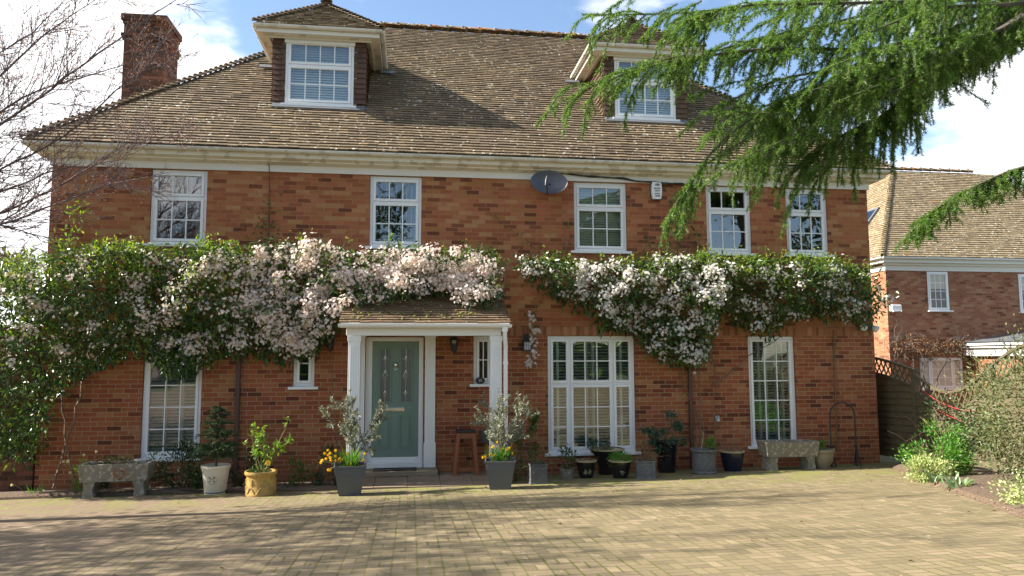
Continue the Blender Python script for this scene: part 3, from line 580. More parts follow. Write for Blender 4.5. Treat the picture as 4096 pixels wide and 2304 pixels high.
# ------------------------------------------------------------------ dormers
def dormer(xc):
    W2 = .87; x0, x1 = xc-W2, xc+W2; Y = .95; z0, z1 = 6.88, 8.19
    d = MB(); d.box(x0+.02, Y+.01, z0-.3, x0+.215, Y+.05, z1); d.box(x1-.215, Y+.01, z0-.3, x1-.02, Y+.05, z1); d.box(x0+.025, Y+.06, z0-.3, x0+.06, 3.4, z1); d.box(x1-.06, Y+.06, z0-.3, x1-.025, 3.4, z1)
    d.box(x0+.1, 3.0, z0-.2, x1-.1, 3.1, z1-.05)
    dm = d.build('dormer', M['tile_hung'], house)
    # tile hanging: narrow front strips and both cheeks
    for (o, u, n, w) in (((x0, Y, z0-.02), (1, 0, 0), (0, -1, 0), .225), ((x1-.225, Y, z0-.02), (1, 0, 0), (0, -1, 0), .225)):
        tiles('hung_tiles', o, u, (0, 0, 1), n, 13, .103, .168, lambda s: 0, lambda s, w=w: w, M['tile_hung'], dm, seed=int(xc*7)+9)
    tiles('hung_tiles', (x0+.015, 3.3, z0-.02), (0, -1, 0), (0, 0, 1), (-1, 0, 0), 13, .103, .168, lambda s: 0, lambda s: 2.36, M['tile_hung'], dm, seed=12)
    tiles('hung_tiles', (x1-.015, Y-.01, z0-.02), (0, 1, 0), (0, 0, 1), (1, 0, 0), 13, .103, .168, lambda s: 0, lambda s: 2.36, M['tile_hung'], dm, seed=13)
    window('window_frame', dm, (xc-.645, xc+.645, z0+.02, z1), Y-.06, [0, .615, 1], [0, 1], [[(4, 2)], [(4, 1)]], blind=dict(pitch=.05, depth=.05, tilt=R(55)), sill=False)
    # eaves: soffit, fascia, gutter on three sides
    hw = 1.13; yf = .68; zt = 8.30
    b = MB(); b.box(xc-hw+.02, yf+.02, 8.195, xc+hw-.02, 2.9, 8.225); b.build('soffit', M['cornice'], dm)
    b = MB(); b.box(xc-.66, Y-.055, 8.10, xc+.66, Y-.01, 8.194); b.box(xc-.70, Y-.02, 6.86, xc-.647, Y+.03, 8.10); b.box(xc+.647, Y-.02, 6.86, xc+.70, Y+.03, 8.10); b.box(xc-.70, Y-.10, 6.855, xc+.70, Y+.03, 6.895); b.build('window_trim', M['upvc'], dm)
    b = MB(); b.box(xc-hw, yf, 8.19, xc+hw, yf+.02, 8.33); b.box(xc-hw, yf+.021, 8.19, xc-hw+.02, 3.2, 8.33); b.box(xc+hw-.02, yf+.021, 8.19, xc+hw, 3.2, 8.33)
    b.box(xc-hw+.16, yf+.16, 8.16, xc+hw-.16, yf+.19, 8.194); b.box(xc-hw+.16, yf+.191, 8.16, xc-hw+.19, 3., 8.194); b.box(xc+hw-.19, yf+.191, 8.16, xc+hw-.16, 3., 8.194)
    b.build('fascia', M['frieze'], dm)
    b = MB(); gutter_run(b, (xc-hw-.055, yf-.05, 8.315), (xc+hw+.055, yf-.05, 8.315), (0, -1, 0), .052); gutter_run(b, (xc-hw-.05, yf-.05, 8.315), (xc-hw-.05, 2.42, 8.315), (-1, 0, 0), .052); gutter_run(b, (xc+hw+.05, yf-.05, 8.315), (xc+hw+.05, 2.42, 8.315), (1, 0, 0), .052)
    b.build('gutter', M['gutter'], dm, smooth=True)
    # hipped tiled roof running back into the main slope
    ph = R(39.5); c, s = math.cos(ph), math.sin(ph); ew = hw+.04; ze = 8.335; ye = yf-.04; rw = int(ew/c/.10); zr = ze+ew*math.tan(ph); yb = 4.2
    b = MB(); e = .015; A, B_, C_, D_ = (xc-ew, ye, ze-e), (xc+ew, ye, ze-e), (xc+ew, 3.3, ze-e), (xc-ew, 3.3, ze-e); P_, Q_ = (xc, ye+ew, zr-e), (xc, yb, zr-e)
    b.q(A, B_, P_); b.q(B_, C_, Q_, P_); b.q(D_, A, P_, Q_); b.build('dormer_roof', M['tile'], dm)
    sd = int(xc*10)+40
    tiles('dormer_roof', (xc-ew, ye, ze), (1, 0, 0), (0, c, s), (0, -s, c), rw, .10, .168, lambda q: q*c, lambda q: 2*ew-q*c, M['tile'], dm, seed=sd)
    tiles('dormer_roof', (xc-ew, 3.0, ze), (0, -1, 0), (c, 0, s), (-s, 0, c), rw, .10, .168, lambda q: -q*c*.9, lambda q: 3.0-ye-q*c, M['tile'], dm, seed=sd+1)
    tiles('dormer_roof', (xc+ew, ye, ze), (0, 1, 0), (-c, 0, s), (s, 0, c), rw, .10, .168, lambda q: q*c, lambda q: 3.0-ye+q*c*.9, M['tile'], dm, seed=sd+2)
    hips('hip_tiles', (xc-ew, ye, ze+.035), (xc, ye+ew, zr+.035), .115, .09, M['tile'], dm, arc=2.0); hips('hip_tiles', (xc+ew, ye, ze+.035), (xc, ye+ew, zr+.035), .115, .09, M['tile'], dm, arc=2.0)
    hips('ridge_tiles', (xc, ye+ew-.10, zr+.06), (xc, 3.9, zr+.06), .35, .13, M['tile'], dm, arc=2.5, flare=1.05)
    # lead apron and the two lead saddles at the gutter ends
    b = MB(); b.obox((xc, .86, 6.845), (.86, 0, 0), (0, .085*math.cos(PH), .085*math.sin(PH)), (0, -.012*math.sin(PH), .012*math.cos(PH)))
    b.build('lead_flashing', M['lead'], dm)
    for sg in (-1, 1): MB().obox((xc+sg*(hw+.10), 2.18, 8.12), (.15, 0, 0), (0, .06*cp_, .06*sp_), (0, -.006*sp_, .006*cp_)).build('lead_saddle', M['lead'], dm)
    return dm
dormer(-1.80); dormer(4.665)

# ------------------------------------------------------------------ porch and front door
PX0, PX1, PYF = -1.10, 1.55, -1.27
porch = MB(); porch.box(PX0+.08, PYF, 2.44, PX1-.12, PYF+.16, 2.585); porch.box(PX0+.08, PYF+.161, 2.50, PX0+.2, -.005, 2.585); porch.box(PX1-.24, PYF+.161, 2.50, PX1-.12, -.005, 2.585); porch.box(PX0+.2, PYF+.161, 2.545, PX1-.24, -.005, 2.58)
pr_ = porch.build('porch', M['paint'], house, bevel=.006)
def post(x0, x1, y0, y1, zb, zt, flutes=True):
    b = MB(); b.box(x0, y0, zb, x1, y1, zt); w = x1-x0
    b.box(x0-.012, y0-.012, zt-.09, x1+.012, y1+.012, zt-.004)
    if flutes:
        for k in range(4): xx = x0+w*(.2+.2*k); b.box(xx-.010, y0-.006, zb+.5, xx+.010, y0-.0005, zt-.16)
    b.box(x0-.014, y0-.014, zb+.002, x1+.014, y1+.014, zb+.42)
    return b.build('post', M['paint'], pr_, bevel=.004)
post(-0.985, -0.80, PYF+.005, PYF+.19, .06, 2.44); post(1.255, 1.44, PYF+.005, PYF+.19, .05, 2.44)
post(.235, .415, -.075, -.004, .20, 2.54); post(-0.98, -0.80, -.075, -.004, .20, 2.54)
ph = math.atan2(3.30-2.66, 1.36); c, s = math.cos(ph), math.sin(ph); n_r = int(1.36/c/.10)
b = MB(); b.q((PX0, -1.40, 2.60), (PX1, -1.40, 2.60), (PX1, -.003, 3.255), (PX0, -.003, 3.255)); b.q((PX0+.01, PYF, 2.586), (PX0+.01, -.003, 2.586), (PX0+.01, -.003, 3.25)); b.q((PX1-.01, PYF, 2.586), (PX1-.01, -.003, 3.25), (PX1-.01, -.003, 2.586)); b.q((PX0, -1.40, 2.598), (PX0, -.003, 2.588), (PX1, -.003, 2.588), (PX1, -1.40, 2.598))
b.build('roof_deck', M['cornice'], pr_)
tiles('porch_tiles', (PX0-.02, -1.40, 2.625), (1, 0, 0), (0, c, s), (0, -s, c), n_r, .10, .168, lambda q: 0, lambda q: PX1-PX0+.04, M['tile_porch'], pr_, seed=77)
b = MB(); b.box(PX0, -1.385, 2.555, PX1, -1.36, 2.64); b.build('fascia', M['paint'], pr_)
b = MB(); gutter_run(b, (PX0-.03, -1.43, 2.615), (PX1+.03, -1.43, 2.615), (0, -1, 0), .055, .9); b.build('gutter', M['paint'], pr_, smooth=True)
b = MB(); b.lathe([(.05, 2.50), (.05, 2.56), (.038, 2.57)], (1.47, -1.43, 0), 14); b.tube([(1.47, -1.43, 2.51), (1.47, -1.43, 2.45), (1.50, -1.30, 2.26), (1.50, -1.28, 2.18), (1.50, -1.28, .10)], .034, 12); b.lathe([(.042, 0), (.042, .05)], (1.50, -1.28, 1.98), 14)
b.build('downpipe', M['paint'], pr_, smooth=True)
b = MB()
for k in range(70):
    x, y = rng.uniform(-1.0, 1.4), rng.uniform(-1.35, -.9); z = 2.655+(y+1.40)*math.tan(ph); r = rng.uniform(.012, .035)
    b.lathe([(r, 0), (r*.9, r*.5), (r*.45, r*.9), (.001, r)], (x, y, z), 7)
tag(b.build('moss', M['moss'], pr_), kind='stuff')
# step and porch floor
fl = MB(); 
for i in range(5):
    for j in range(3):
        x0 = PX0+.02+i*.52; y0 = -1.38+j*.46; fl.box(x0, y0, -.05, x0+.512, y0+.452, .112+rng.uniform(-.003, .003))
fl.build('porch_floor', M['slab'], house)
b = MB(); b.box(-1.0, -.40, .115, .46, .02, .195); b.build('door_step', M['stone_pale'], house, bevel=.008)
b = MB(); b.box(PX0, -1.46, .02, PX1+.02, -1.385, .085); 
b.build('drain_channel', M['black'], house)
tag(MB().box(-.62, -.36, .197, .10, -.09, .217).build('doormat', M['mat']), 'dark rectangular doormat lying on the step before the green door', 'doormat')
fr = MB(); dx0, dx1, dz0, dz1 = DOOR; yd = .05
fr.box(dx0+.004, yd, dz0, dx0+.12, yd+.09, dz1-.003); fr.box(dx1-.085, yd, dz0, dx1-.004, yd+.09, dz1-.003); fr.box(dx0+.12, yd+.001, dz1-.075, dx1-.085, yd+.09, dz1-.003); fr.box(dx0+.12, yd-.002, dz0, dx1-.085, yd+.09, .375); fr.box(dx0+.01, -.05, dz0, dx1-.01, yd-.003, .29)
fr.build('door_frame', M['upvc'], house, bevel=.005)
# door leaf with moulded panels
D = MB(); a, c_, d0, d1 = -.678, .128, .378, 2.378; D.box(a, yd+.02, d0, c_, yd+.065, d1)
def ringbox(B, x0, x1, z0, z1, y0, y1, w):
    B.box(x0, y0, z0, x0+w, y1, z1); B.box(x1-w, y0, z0, x1, y1, z1); B.box(x0+w, y0+.001, z0, x1-w, y1, z0+w); B.box(x0+w, y0+.001, z1-w, x1-w, y1, z1)
gl = [(-.565, -.345), (-.205, .015)]
for (x0, x1) in gl:
    ringbox(D, x0, x1, 1.30, 2.26, yd+.004, yd+.0195, .025); ringbox(D, x0, x1, .52, 1.10, yd+.008, yd+.0195, .02); D.box(x0+.045, yd+.010, .565, x1-.045, yd+.0195, 1.055)
door = D.build('front_door', M['door'], house, bevel=.003)
for (x0, x1) in gl:
    g = MB(); g.box(x0+.026, yd+.012, 1.326, x1-.026, yd+.0192, 2.234); g.build('door_glass', M['door_glass'], door)
    l = MB(); xm = (x0+x1)/2; y_ = yd+.0085; rr = .0035
    for z in (2.07, 1.47): l.tube([(x0+.026, y_, z), (x1-.026, y_, z)], rr, 5)
    l.tube([(xm, y_, 1.326), (xm, y_, 2.234)], rr, 5)
    for zc, h, w in ((2.07, .045, .022), (1.77, .10, .045), (1.47, .045, .022)):
        l.tube([(xm, y_-.001, zc+h), (xm+w, y_-.001, zc), (xm, y_-.001, zc-h), (xm-w, y_-.001, zc), (xm, y_-.001, zc+h)], rr*1.2, 5)
    l.build('leading', M['chrome'], door)
b = MB(); b.box(-.435, yd+.002, 1.155, -.115, yd+.0195, 1.225); b.box(-.405, yd-.008, 1.17, -.145, yd+.0015, 1.212); b.build('letterbox', M['chrome'], door, bevel=.006)
b = MB(); b.lathe([(.012, 0), (.022, .02), (.03, .05), (.022, .085), (.012, .1)], (-.275, yd-.002, 1.915), 12); b.tube([(-.30, yd-.01, 1.95), (-.31, yd-.03, 1.91), (-.275, yd-.04, 1.875), (-.24, yd-.03, 1.91), (-.25, yd-.01, 1.95)], .007, 6); b.build('door_knocker', M['chrome'], door, True)

# brown rainwater pipe, battens and boxes fixed to the wall
b = MB(); b.box(5.05, -.062, .06, 5.115, -.005, 2.47); b.box(5.042, -.066, 1.05, 5.123, -.004, 1.10); b.box(5.042, -.066, 2.2, 5.123, -.004, 2.25); b.build('rainwater_pipe', M['brown'], house, bevel=.006)
b = MB(); b.box(-2.94, -.058, .06, -2.87, -.005, 2.2); b.build('rainwater_pipe', M['brown'], house, bevel=.006)
b = MB(); b.tube([(7.975, -.022, 2.60), (7.925, -.022, .35)], .017, 6); b.build('batten', M['brown_pale'], house)

# ------------------------------------------------------------------ things fixed to the wall
t = thing('satellite_dish', 'dark grey oval satellite dish fixed high on the brick wall between two upper windows', 'satellite dish', (2.42, -.02, 5.20))
b = MB(); ax = unit([-.20, -.94, .26]); ux = unit(np.cross([0, 0, 1], ax)); uz = np.cross(ax, ux); cen = np.array([0, -.28, .02]); i0 = []
rot = R(-8); ux, uz = ux*math.cos(rot)+uz*math.sin(rot), uz*math.cos(rot)-ux*math.sin(rot)
for side in (0, 1):
    prev = None
    for k in range(9):
        q = k/8; ring = []
        for a in np.linspace(0, 2*math.pi, 37)[:-1]: ring.append(tuple(cen+ux*(.335*q*math.cos(a))+uz*(.235*q*math.sin(a))+ax*(.085*q*q-.05-side*.008)))
        if prev:
            for j in range(36): b.q(prev[j], prev[(j+1) % 36], ring[(j+1) % 36], ring[j])
        prev = ring
    i0.append(prev)
for j in range(36): b.q(i0[0][j], i0[0][(j+1) % 36], i0[1][(j+1) % 36], i0[1][j])
b.build('reflector', M['dish'], t, True)
b = MB(); b.tube([(0, 0, 0), (0, -.10, -.02), (.02, -.25, .0)], .022, 8); b.box(-.07, -.012, -.10, .07, .015, .10); b.build('bracket', M['black'], t)
b = MB(); b.tube([cen-uz*.20-ax*.03, cen-uz*.24+ax*.10, cen-uz*.12+ax*.27-ux*.02], .013, 6); b.build('feed_arm', M['black'], t)
e_ = cen-uz*.12+ax*.27-ux*.02; b = MB(); b.tube([e_-uz*.09, e_-uz*.02, e_+uz*.05, e_+uz*.10], [.018, .030, .028, .020], 10); b.build('receiver', M['black'], t, True)

def text(body, size, mtl, parent, loc, name, width=None, bold=0.0):
    c = bpy.data.curves.new(name, 'FONT'); c.body = body; c.size = size; c.align_x = 'CENTER'; c.align_y = 'CENTER'; c.extrude = .0012; c.offset = bold
    tmp = bpy.data.objects.new('tmp', c); COL.objects.link(tmp); bpy.context.view_layer.update()
    me = bpy.data.meshes.new_from_object(tmp.evaluated_get(bpy.context.evaluated_depsgraph_get())); COL.objects.unlink(tmp); bpy.data.objects.remove(tmp); bpy.data.curves.remove(c)
    me.materials.clear(); o = link(name, me, mtl, parent); o.rotation_euler = (R(90), 0, 0); o.location = loc
    if width: w = max(v.co.x for v in me.vertices)-min(v.co.x for v in me.vertices); o.scale.x = width/w
    return o
t = thing('alarm_box', 'white rounded burglar alarm box with dark lettering below the white frieze', 'alarm box', (4.515, -.02, 5.205))
def shield(w, h, bow, y0, y1):
    b = MB(); P = []
    n = 8
    for k in range(n+1): q = k/n*2-1; P.append((w/2*(1-.22*q*q)+bow*0, q*h/2))
    P = P+[(-x, z) for x, z in reversed(P)]
    fr_ = [(x, y0, z) for x, z in P]; bk = [(x, y1, z) for x, z in P]; L = len(P)
    b.q(*fr_); b.q(*reversed(bk))
    for k in range(L): b.q(fr_[k], bk[k], bk[(k+1) % L], fr_[(k+1) % L])
    return b
shield(.20, .345, 0, -.055, .0).build('cover', M['upvc'], t, bevel=.008); shield(.225, .365, 0, 0.001, .018).build('back_plate', M['black'], t)
for body, z, w, sz in (('AM', .095, .085, .075), ('SECURITY', .025, .128, .035), ('GROUP', -.02, .095, .035), ('01273', -.075, .09, .035), ('740400', -.118, .105, .035)): text(body, sz, M['ink'], t, (.008, -.0572, z), 'lettering', w, .001)
def lantern(loc, label, kind):
    t = thing('wall_lantern', label, 'wall lantern', loc, 'wall lanterns on the brick front'); b = MB()
    if kind == 'coach':
        MB().lathe([(.055, 0), (.055, .02), (.03, .03)], (0, 0, 0), 12).build('back_plate', M['black'], t).rotation_euler = (R(90), 0, 0)
        b.tube([(0, 0, -.06), (0, -.06, -.12), (0, -.12, -.10), (0, -.13, -.02), (0, -.13, .10)], .010, 6); b.build('bracket', M['black'], t)
        b = MB(); b.lathe([(.02, -.16), (.03, -.13), (.045, -.12), (.075, .06), (.088, .07), (.085, .08), (.045, .135), (.018, .15), (.012, .18), (.001, .20)], (0, -.13, 0), 6)
        b.build('lamp_body', M['black'], t)
        b = MB(); b.lathe([(.036, -.118), (.0755, .058)], (0, -.132, 0), 6, ang=.0); b.build('lamp_glass', M['glass_dark'], t)
    else:
        b.box(-.045, -.02, -.02, .045, .015, .16); b.tube([(0, -.01, .11), (0, -.07, .13), (0, -.09, .075)], .012, 6); b.build('bracket', M['black'], t)
        b = MB(); b.lathe([(.04, .08), (.085, .035), (.085, .025), (.06, .02)], (0, -.09, 0), square=True); b.lathe([(.07, -.135), (.072, -.12), (.05, -.118)], (0, -.09, 0), square=True)
        for sx in (-1, 1):
            for sy in (-1, 1): b.box(sx*.062-.006, -.09+sy*.062-.006, -.12, sx*.062+.006, -.09+sy*.062+.006, .022)
            b.box(sx*.022-.003, -.155, -.12, sx*.022+.003, -.150, .02)
        b.box(-.06, -.1555, -.035, .06, -.1505, -.029)
        b.build('lamp_body', M['black'], t)
        b = MB(); b.lathe([(.052, -.117), (.058, .018)], (0, -.09, 0), square=True); b.build('lamp_glass', M['lamp_glass'], t)
lantern((-1.385, -.005, 2.36), 'black six-sided coach lantern on the wall left of the porch', 'coach')
lantern((.735, -.005, 2.33), 'black six-sided coach lantern under the porch right of the green door', 'coach')
lantern((2.035, -.02, 2.34), 'square solar lantern with blue glass beside the porch downpipe', 'solar')
lantern((4.965, -.02, 2.32), 'square solar lantern with blue glass below the white flowers by the brown pipe', 'solar')
t = thing('floodlight', 'twin white floodlight heads on a black sensor at the right wall corner', 'floodlight', (8.66, -.01, 2.66))
b = MB(); b.box(-.05, -.10, -.05, .06, .0, .05); b.build('sensor', M['black'], t, bevel=.01)
for sx, d in ((-1, (-.35, -.9, -.2)), (1, (.45, -.75, -.5))):
    d = unit(d); p = np.array([sx*.12, -.09, -.01-.03*(sx > 0)]); b = MB(); b.tube([p-d*.06, p-d*.03, p+d*.03, p+d*.042], [.03, .05, .068, .066], 16); b.build('lamp_head', M['upvc'], t, True)
    b = MB(); b.tube([(0, -.05, 0), p-d*.05], .012, 6); b.build('arm', M['black'], t)
b = MB(); pts = [(2.50, -.075, 5.47), (2.75, -.062, 5.462), (3.0, -.06, 5.44), (3.25, -.06, 5.415), (3.5, -.06, 5.42), (3.83, -.06, 5.40), (4.1, -.06, 5.365), (4.45, -.06, 5.345), (4.7, -.05, 5.345), (4.95, -.045, 5.335), (5.25, -.04, 5.30)]
b.tube(pts, .013, 6); b.tube([(x+.05, y-.012, z+(.016 if k % 2 else -.014)) for k, (x, y, z) in enumerate(pts)], .010, 6)
tag(b.build('cable', M['black'], smooth=True), 'twisted black cable sagging along the frieze from the satellite dish', 'cable')
tag(MB().tube([(-2.505, -.11, 5.50), (-2.50, -.04, 5.43), (-2.49, -.035, 5.2), (-2.48, -.015, 4.5), (-2.47, -.02, 3.7)], .008, 6).build('aerial_lead', M['brown']), 'thin dark lead running straight down the wall from cornice to pink flowers', 'cable')
b = MB(); b.box(5.555, -.05, .905, 5.625, -.003, 1.01); tag(b.build('outdoor_socket', M['lamp_glass'], bevel=.008), 'small pale plastic socket box on the wall among bare stems', 'socket')
b = MB(); b.box(-2.915, -.035, 2.225, -2.865, -.003, 2.285); tag(b.build('sensor_box', M['upvc'], bevel=.005), 'tiny white sensor box under the pink flowers above the brown pipe', 'sensor')
b = MB(); b.box(1.22, -.10, .60, 1.38, -.004, .83); b.box(1.235, -.112, .78, 1.365, -.101, .80); tag(b.build('meter_box', M['grey_pot'], bevel=.01), 'small dark grey meter box on the wall behind the stool', 'meter box')
t = thing('number_plaque', 'black oval house number plaque reading 11 on the small window sill', 'plaque', (1.205, -.035, 1.685))
b = MB(); P = [(.082*math.cos(a), .058*math.sin(a)) for a in np.linspace(0, 2*math.pi, 33)[:-1]]; fr_ = [(x, -.012, z) for x, z in P]; bk = [(x, .012, z) for x, z in P]; b.q(*fr_); b.q(*reversed(bk))
for k in range(32): b.q(fr_[k], bk[k], bk[(k+1) % 32], fr_[(k+1) % 32])
b.build('plate', M['black'], t, bevel=.003); text('11', .062, M['lettering'], t, (0, -.0135, 0), 'numerals', None, .0015)

# ------------------------------------------------------------------ foliage helpers
def leaves(P, D, Nn, L, Wd, fold=0.12, curl=0.0):
    P, D, Nn = (np.asarray(a, float) for a in (P, D, Nn)); m = len(P); D = unit(D); Sd = unit(np.cross(D, Nn)); Nn = np.cross(Sd, D)
    L = np.broadcast_to(np.asarray(L, float), (m,))[:, None]; Wd = np.broadcast_to(np.asarray(Wd, float), (m,))[:, None]
    mid = P+D*L*.42; tip = P+D*L-Nn*L*curl
    V = np.stack([P, mid+Sd*Wd*.5+Nn*Wd*fold, tip, mid-Sd*Wd*.5+Nn*Wd*fold], 1).reshape(-1, 3)
    b = np.arange(m)[:, None]*4; F = np.concatenate([b+np.array([0, 1, 2]), b+np.array([0, 2, 3])])
    return V, F
def stars(P, Nn, rad, petals=5, width=.42, cup=.25, rg=rng):
    P = np.asarray(P, float); m = len(P); Nn = unit(Nn); a = unit(np.cross(Nn, unit(rg.normal(size=(m, 3))))); c = np.cross(Nn, a); rad = np.broadcast_to(np.asarray(rad, float), (m,))[:, None]
    V = [P]; F = []; k = 1+petals*3; base = np.arange(m)[:, None]*k
    for i in range(petals):
        w = 2*math.pi*i/petals; d = a*math.cos(w)+c*math.sin(w); s = -a*math.sin(w)+c*math.cos(w)
        V += [P+d*rad*.55+s*rad*width*.5+Nn*rad*cup*.5, P+d*rad+Nn*rad*cup, P+d*rad*.55-s*rad*width*.5+Nn*rad*cup*.5]; q = 1+i*3
        F += [base+np.array([0, q, q+1]), base+np.array([0, q+1, q+2])]
    return np.stack(V, 1).reshape(-1, 3), np.concatenate(F)
def tubes(polys, rads, n=4):
    V = []; F = []; base = 0; ref = np.array([.31, .27, .91])
    for p, r in zip(polys, rads):
        p = np.asarray(p, float); m = len(p); t = np.gradient(p, axis=0); t = unit(t); a = unit(np.cross(t, ref)); c = np.cross(t, a); r = np.broadcast_to(np.asarray(r, float), (m,))[:, None]
        ring = [p+r*(a*math.cos(w)+c*math.sin(w)) for w in np.arange(n)*2*math.pi/n]; V.append(np.stack(ring, 1).reshape(-1, 3))
        i = (np.arange(m-1)[:, None]*n+np.arange(n)[None]).ravel(); k = np.tile(np.arange(n), m-1); nxt = i-k+(k+1) % n
        F.append(base+np.stack([i, nxt, nxt+n, i+n], -1)); base += m*n
    return np.concatenate(V), np.concatenate(F)
def join(parts):
    V = []; F = []; b = 0
    for v, f in parts: V.append(v); F.append(f+b); b += len(v)
    return np.concatenate(V), np.concatenate(F)
def curve(p0, d0, L, n=6, droop=0.0, wig=.08, rg=rng):
    p = np.array(p0, float); d = unit(d0); out = [p.copy()]; st = L/n
    for k in range(n):
        d = unit(d+np.array([0, 0, -droop])*(k+1)/n+rg.normal(0, wig, 3)); p = p+d*st; out.append(p.copy())
    return np.array(out)
def bushy(c, rad, n, L, Wd, rg, up=.3, clumps=14, spread=.35, flat=0.0):
    """leaf clumps spread through an ellipsoid, denser towards its outside"""
    c, rad = np.array(c, float), np.array(rad, float); cc = unit(rg.normal(size=(clumps, 3)))*rg.uniform(.35, 1, (clumps, 1))**.5; cc[:, 2] = np.abs(cc[:, 2])*1.0 if flat else cc[:, 2]
    k = rg.integers(0, clumps, n); q = cc[k]*(1-spread*.5)+rg.normal(0, spread, (n, 3))*.55; P = c+q*rad
    D = unit(q)+rg.normal(0, .6, (n, 3))+np.array([0, 0, up]); Nn = unit(q)+rg.normal(0, .5, (n, 3))+np.array([0, 0, .6])
    return leaves(P, D, Nn, L*rg.uniform(.6, 1.2, n), Wd*rg.uniform(.7, 1.2, n))
def blades(c, n, h, spread, rg, w=.012, droop=.5):
    V = []; F = []; base = 0
    for i in range(n):
        a = rg.uniform(0, 2*math.pi); r0 = spread*.35*math.sqrt(rg.uniform()); L = h*rg.uniform(.6, 1.1); d = np.array([math.cos(a)*rg.uniform(.1, .6), math.sin(a)*rg.uniform(.1, .6), 1.0])
        p = curve(np.array(c)+[math.cos(a)*r0, math.sin(a)*r0, 0], d, L, 5, droop*rg.uniform(.2, 1), .04, rg); s = unit(np.cross(p[-1]-p[0], [0, 0, 1])+1e-4); ww = w*np.array([.8, 1, 1, .85, .6, .1])[:, None]
        V.append(np.stack([p-s*ww/2, p+s*ww/2], 1).reshape(-1, 3)); q = base+np.arange(5)[:, None]*2; F.append(q+np.array([0, 1, 3, 2])); base += 12
    return np.concatenate(V), np.concatenate(F)
def plant(name, label, cat, loc, group=None): return thing(name, label, cat, loc, group)
def quads(vf): return vf

# ------------------------------------------------------------------ pots and planters along the front
def Z0(x, y): return float(gz(x, y))+.003
def soil(t, r, z, n=24, square=False):
    b = MB(); b.lathe([(r*.98, z-.02), (r, z), (r*.5, z+.012), (.002, z+.018)], (0, 0, 0), n, square=square); return b.build('soil', M['soil'], t)
def pot(name, label, x, y, prof, m, rim=None, n=32, square=False, z=None, rz=0):
    """hollow vessel: the profile runs up the outside, over the lip and down inside"""
    t = thing(name, label, 'plant pot', (x, y, Z0(x, y) if z is None else z), 'plant pots along the house front', rz)
    r, h = prof[-1]; full = prof+[(r-.018, h), (r-.022, h-.05), (r-.03, h-.07)]
    MB().lathe(full, n=n, square=square).build('body', m, t, smooth=not square, bevel=.004 if square else 0)
    if rim: MB().lathe([(r-.012, h-.02), (r+.014, h-.018), (r+.016, h+.002), (r-.012, h+.006), (r-.016, h-.012)], n=n).build('rim', M[rim], t, True)
    soil(t, r-.026, h-.045, n, square); return t
HW = {}
t = pot('white_pot', 'cream white glazed pot with round brown emblem on its front', -2.93, -1.18, [(.150, 0), (.153, .03), (.147, .034), (.155, .05), (.196, .36), (.203, .385), (.213, .39), (.215, .428)], M['cream'])
MB().lathe([(.154, .020), (.1585, .024), (.1585, .036), (.154, .04)], n=32).build('foot_ring', M['lead'], t, True)
b = MB(); Rr = lambda z: .155+(.196-.155)*(z-.05)/.31
def onpot(a, z, off=.0025): th = -math.pi/2-.05+a/Rr(z); return ((Rr(z)+off)*math.cos(th), (Rr(z)+off)*math.sin(th), z)
for k in range(26):
    if k in (6, 7): continue
    w0, w1 = 2*math.pi*k/26, 2*math.pi*(k+.62)/26; b.q(*[onpot(r*math.cos(w), .225+r*math.sin(w)) for r, w in ((.060, w0), (.060, w1), (.067, w1), (.067, w0))])
for (cx, cz, an, L) in ((-.012, .012, 2.3, .040), (.014, .014, .85, .042), (-.015, -.010, 3.6, .036), (.012, -.012, -.35, .040), (.0, -.002, 1.5, .024)):
    d = (math.cos(an), math.sin(an)); s = (-d[1], d[0]); P = [(0, 0), (.3, .28), (.55, .2), (.75, .26), (1, 0), (.75, -.26), (.55, -.2), (.3, -.28)]
    b.q(*[onpot(cx+L*(u*d[0]+v*s[0]), .225+cz+L*(u*d[1]+v*s[1]), .003) for u, v in P])
b.build('emblem', M['emblem'], t)
t = pot('yellow_pot', 'squat mustard yellow terracotta pot with moulded swags', -2.18, -1.62, [(.208, 0), (.214, .015), (.214, .035), (.208, .05), (.206, .20), (.202, .27), (.210, .29), (.225, .30), (.232, .32), (.228, .352)], M['yellow_pot'])
b = MB()
for k in range(8):
    a = 2*math.pi*(k+.3)/8; b.tube([(.209*math.cos(a+q), .209*math.sin(a+q), .085+.05*math.cos(q*8)) for q in np.linspace(-.39, .39, 9)], .010, 6); b.tube([(.208*math.cos(a+.1), .208*math.sin(a+.1), z) for z in (.15, .20, .25)], [.006, .016, .008], 6)
b.build('swag', M['yellow_pot'], t, True)
def tapered(x, y, label, rz):
    t = thing('tapered_planter', label, 'plant pot', (x, y, Z0(x, y)), 'plant pots along the house front', rz); h = .43; b = MB()
    prof = [(.150, 0), (.152, .008)]
    for k in range(30): prof.append((.152+(.225-.152)*(.008+(h-.03-.008)*(k+1)/30)/h, .008+(h-.03-.008)*(k+1)/30))
    for j, (r, z) in enumerate(prof):
        if z > .29 and j % 2 == 0 and z < .385: prof[j] = (r+.004, z)
    prof += [(.229, h-.028), (.230, h), (.212, h), (.205, h-.06)]
    b.lathe(prof, square=True); b.build('body', M['grey_pot'], t); soil(t, .205, h-.05, square=True); return t
p1 = tapered(-.87, -1.98, 'tapered square slate grey planter left of the door holding olive and daffodils', R(6)); p2 = tapered(1.335, -1.93, 'tapered square slate grey planter by the right porch post', R(-8))
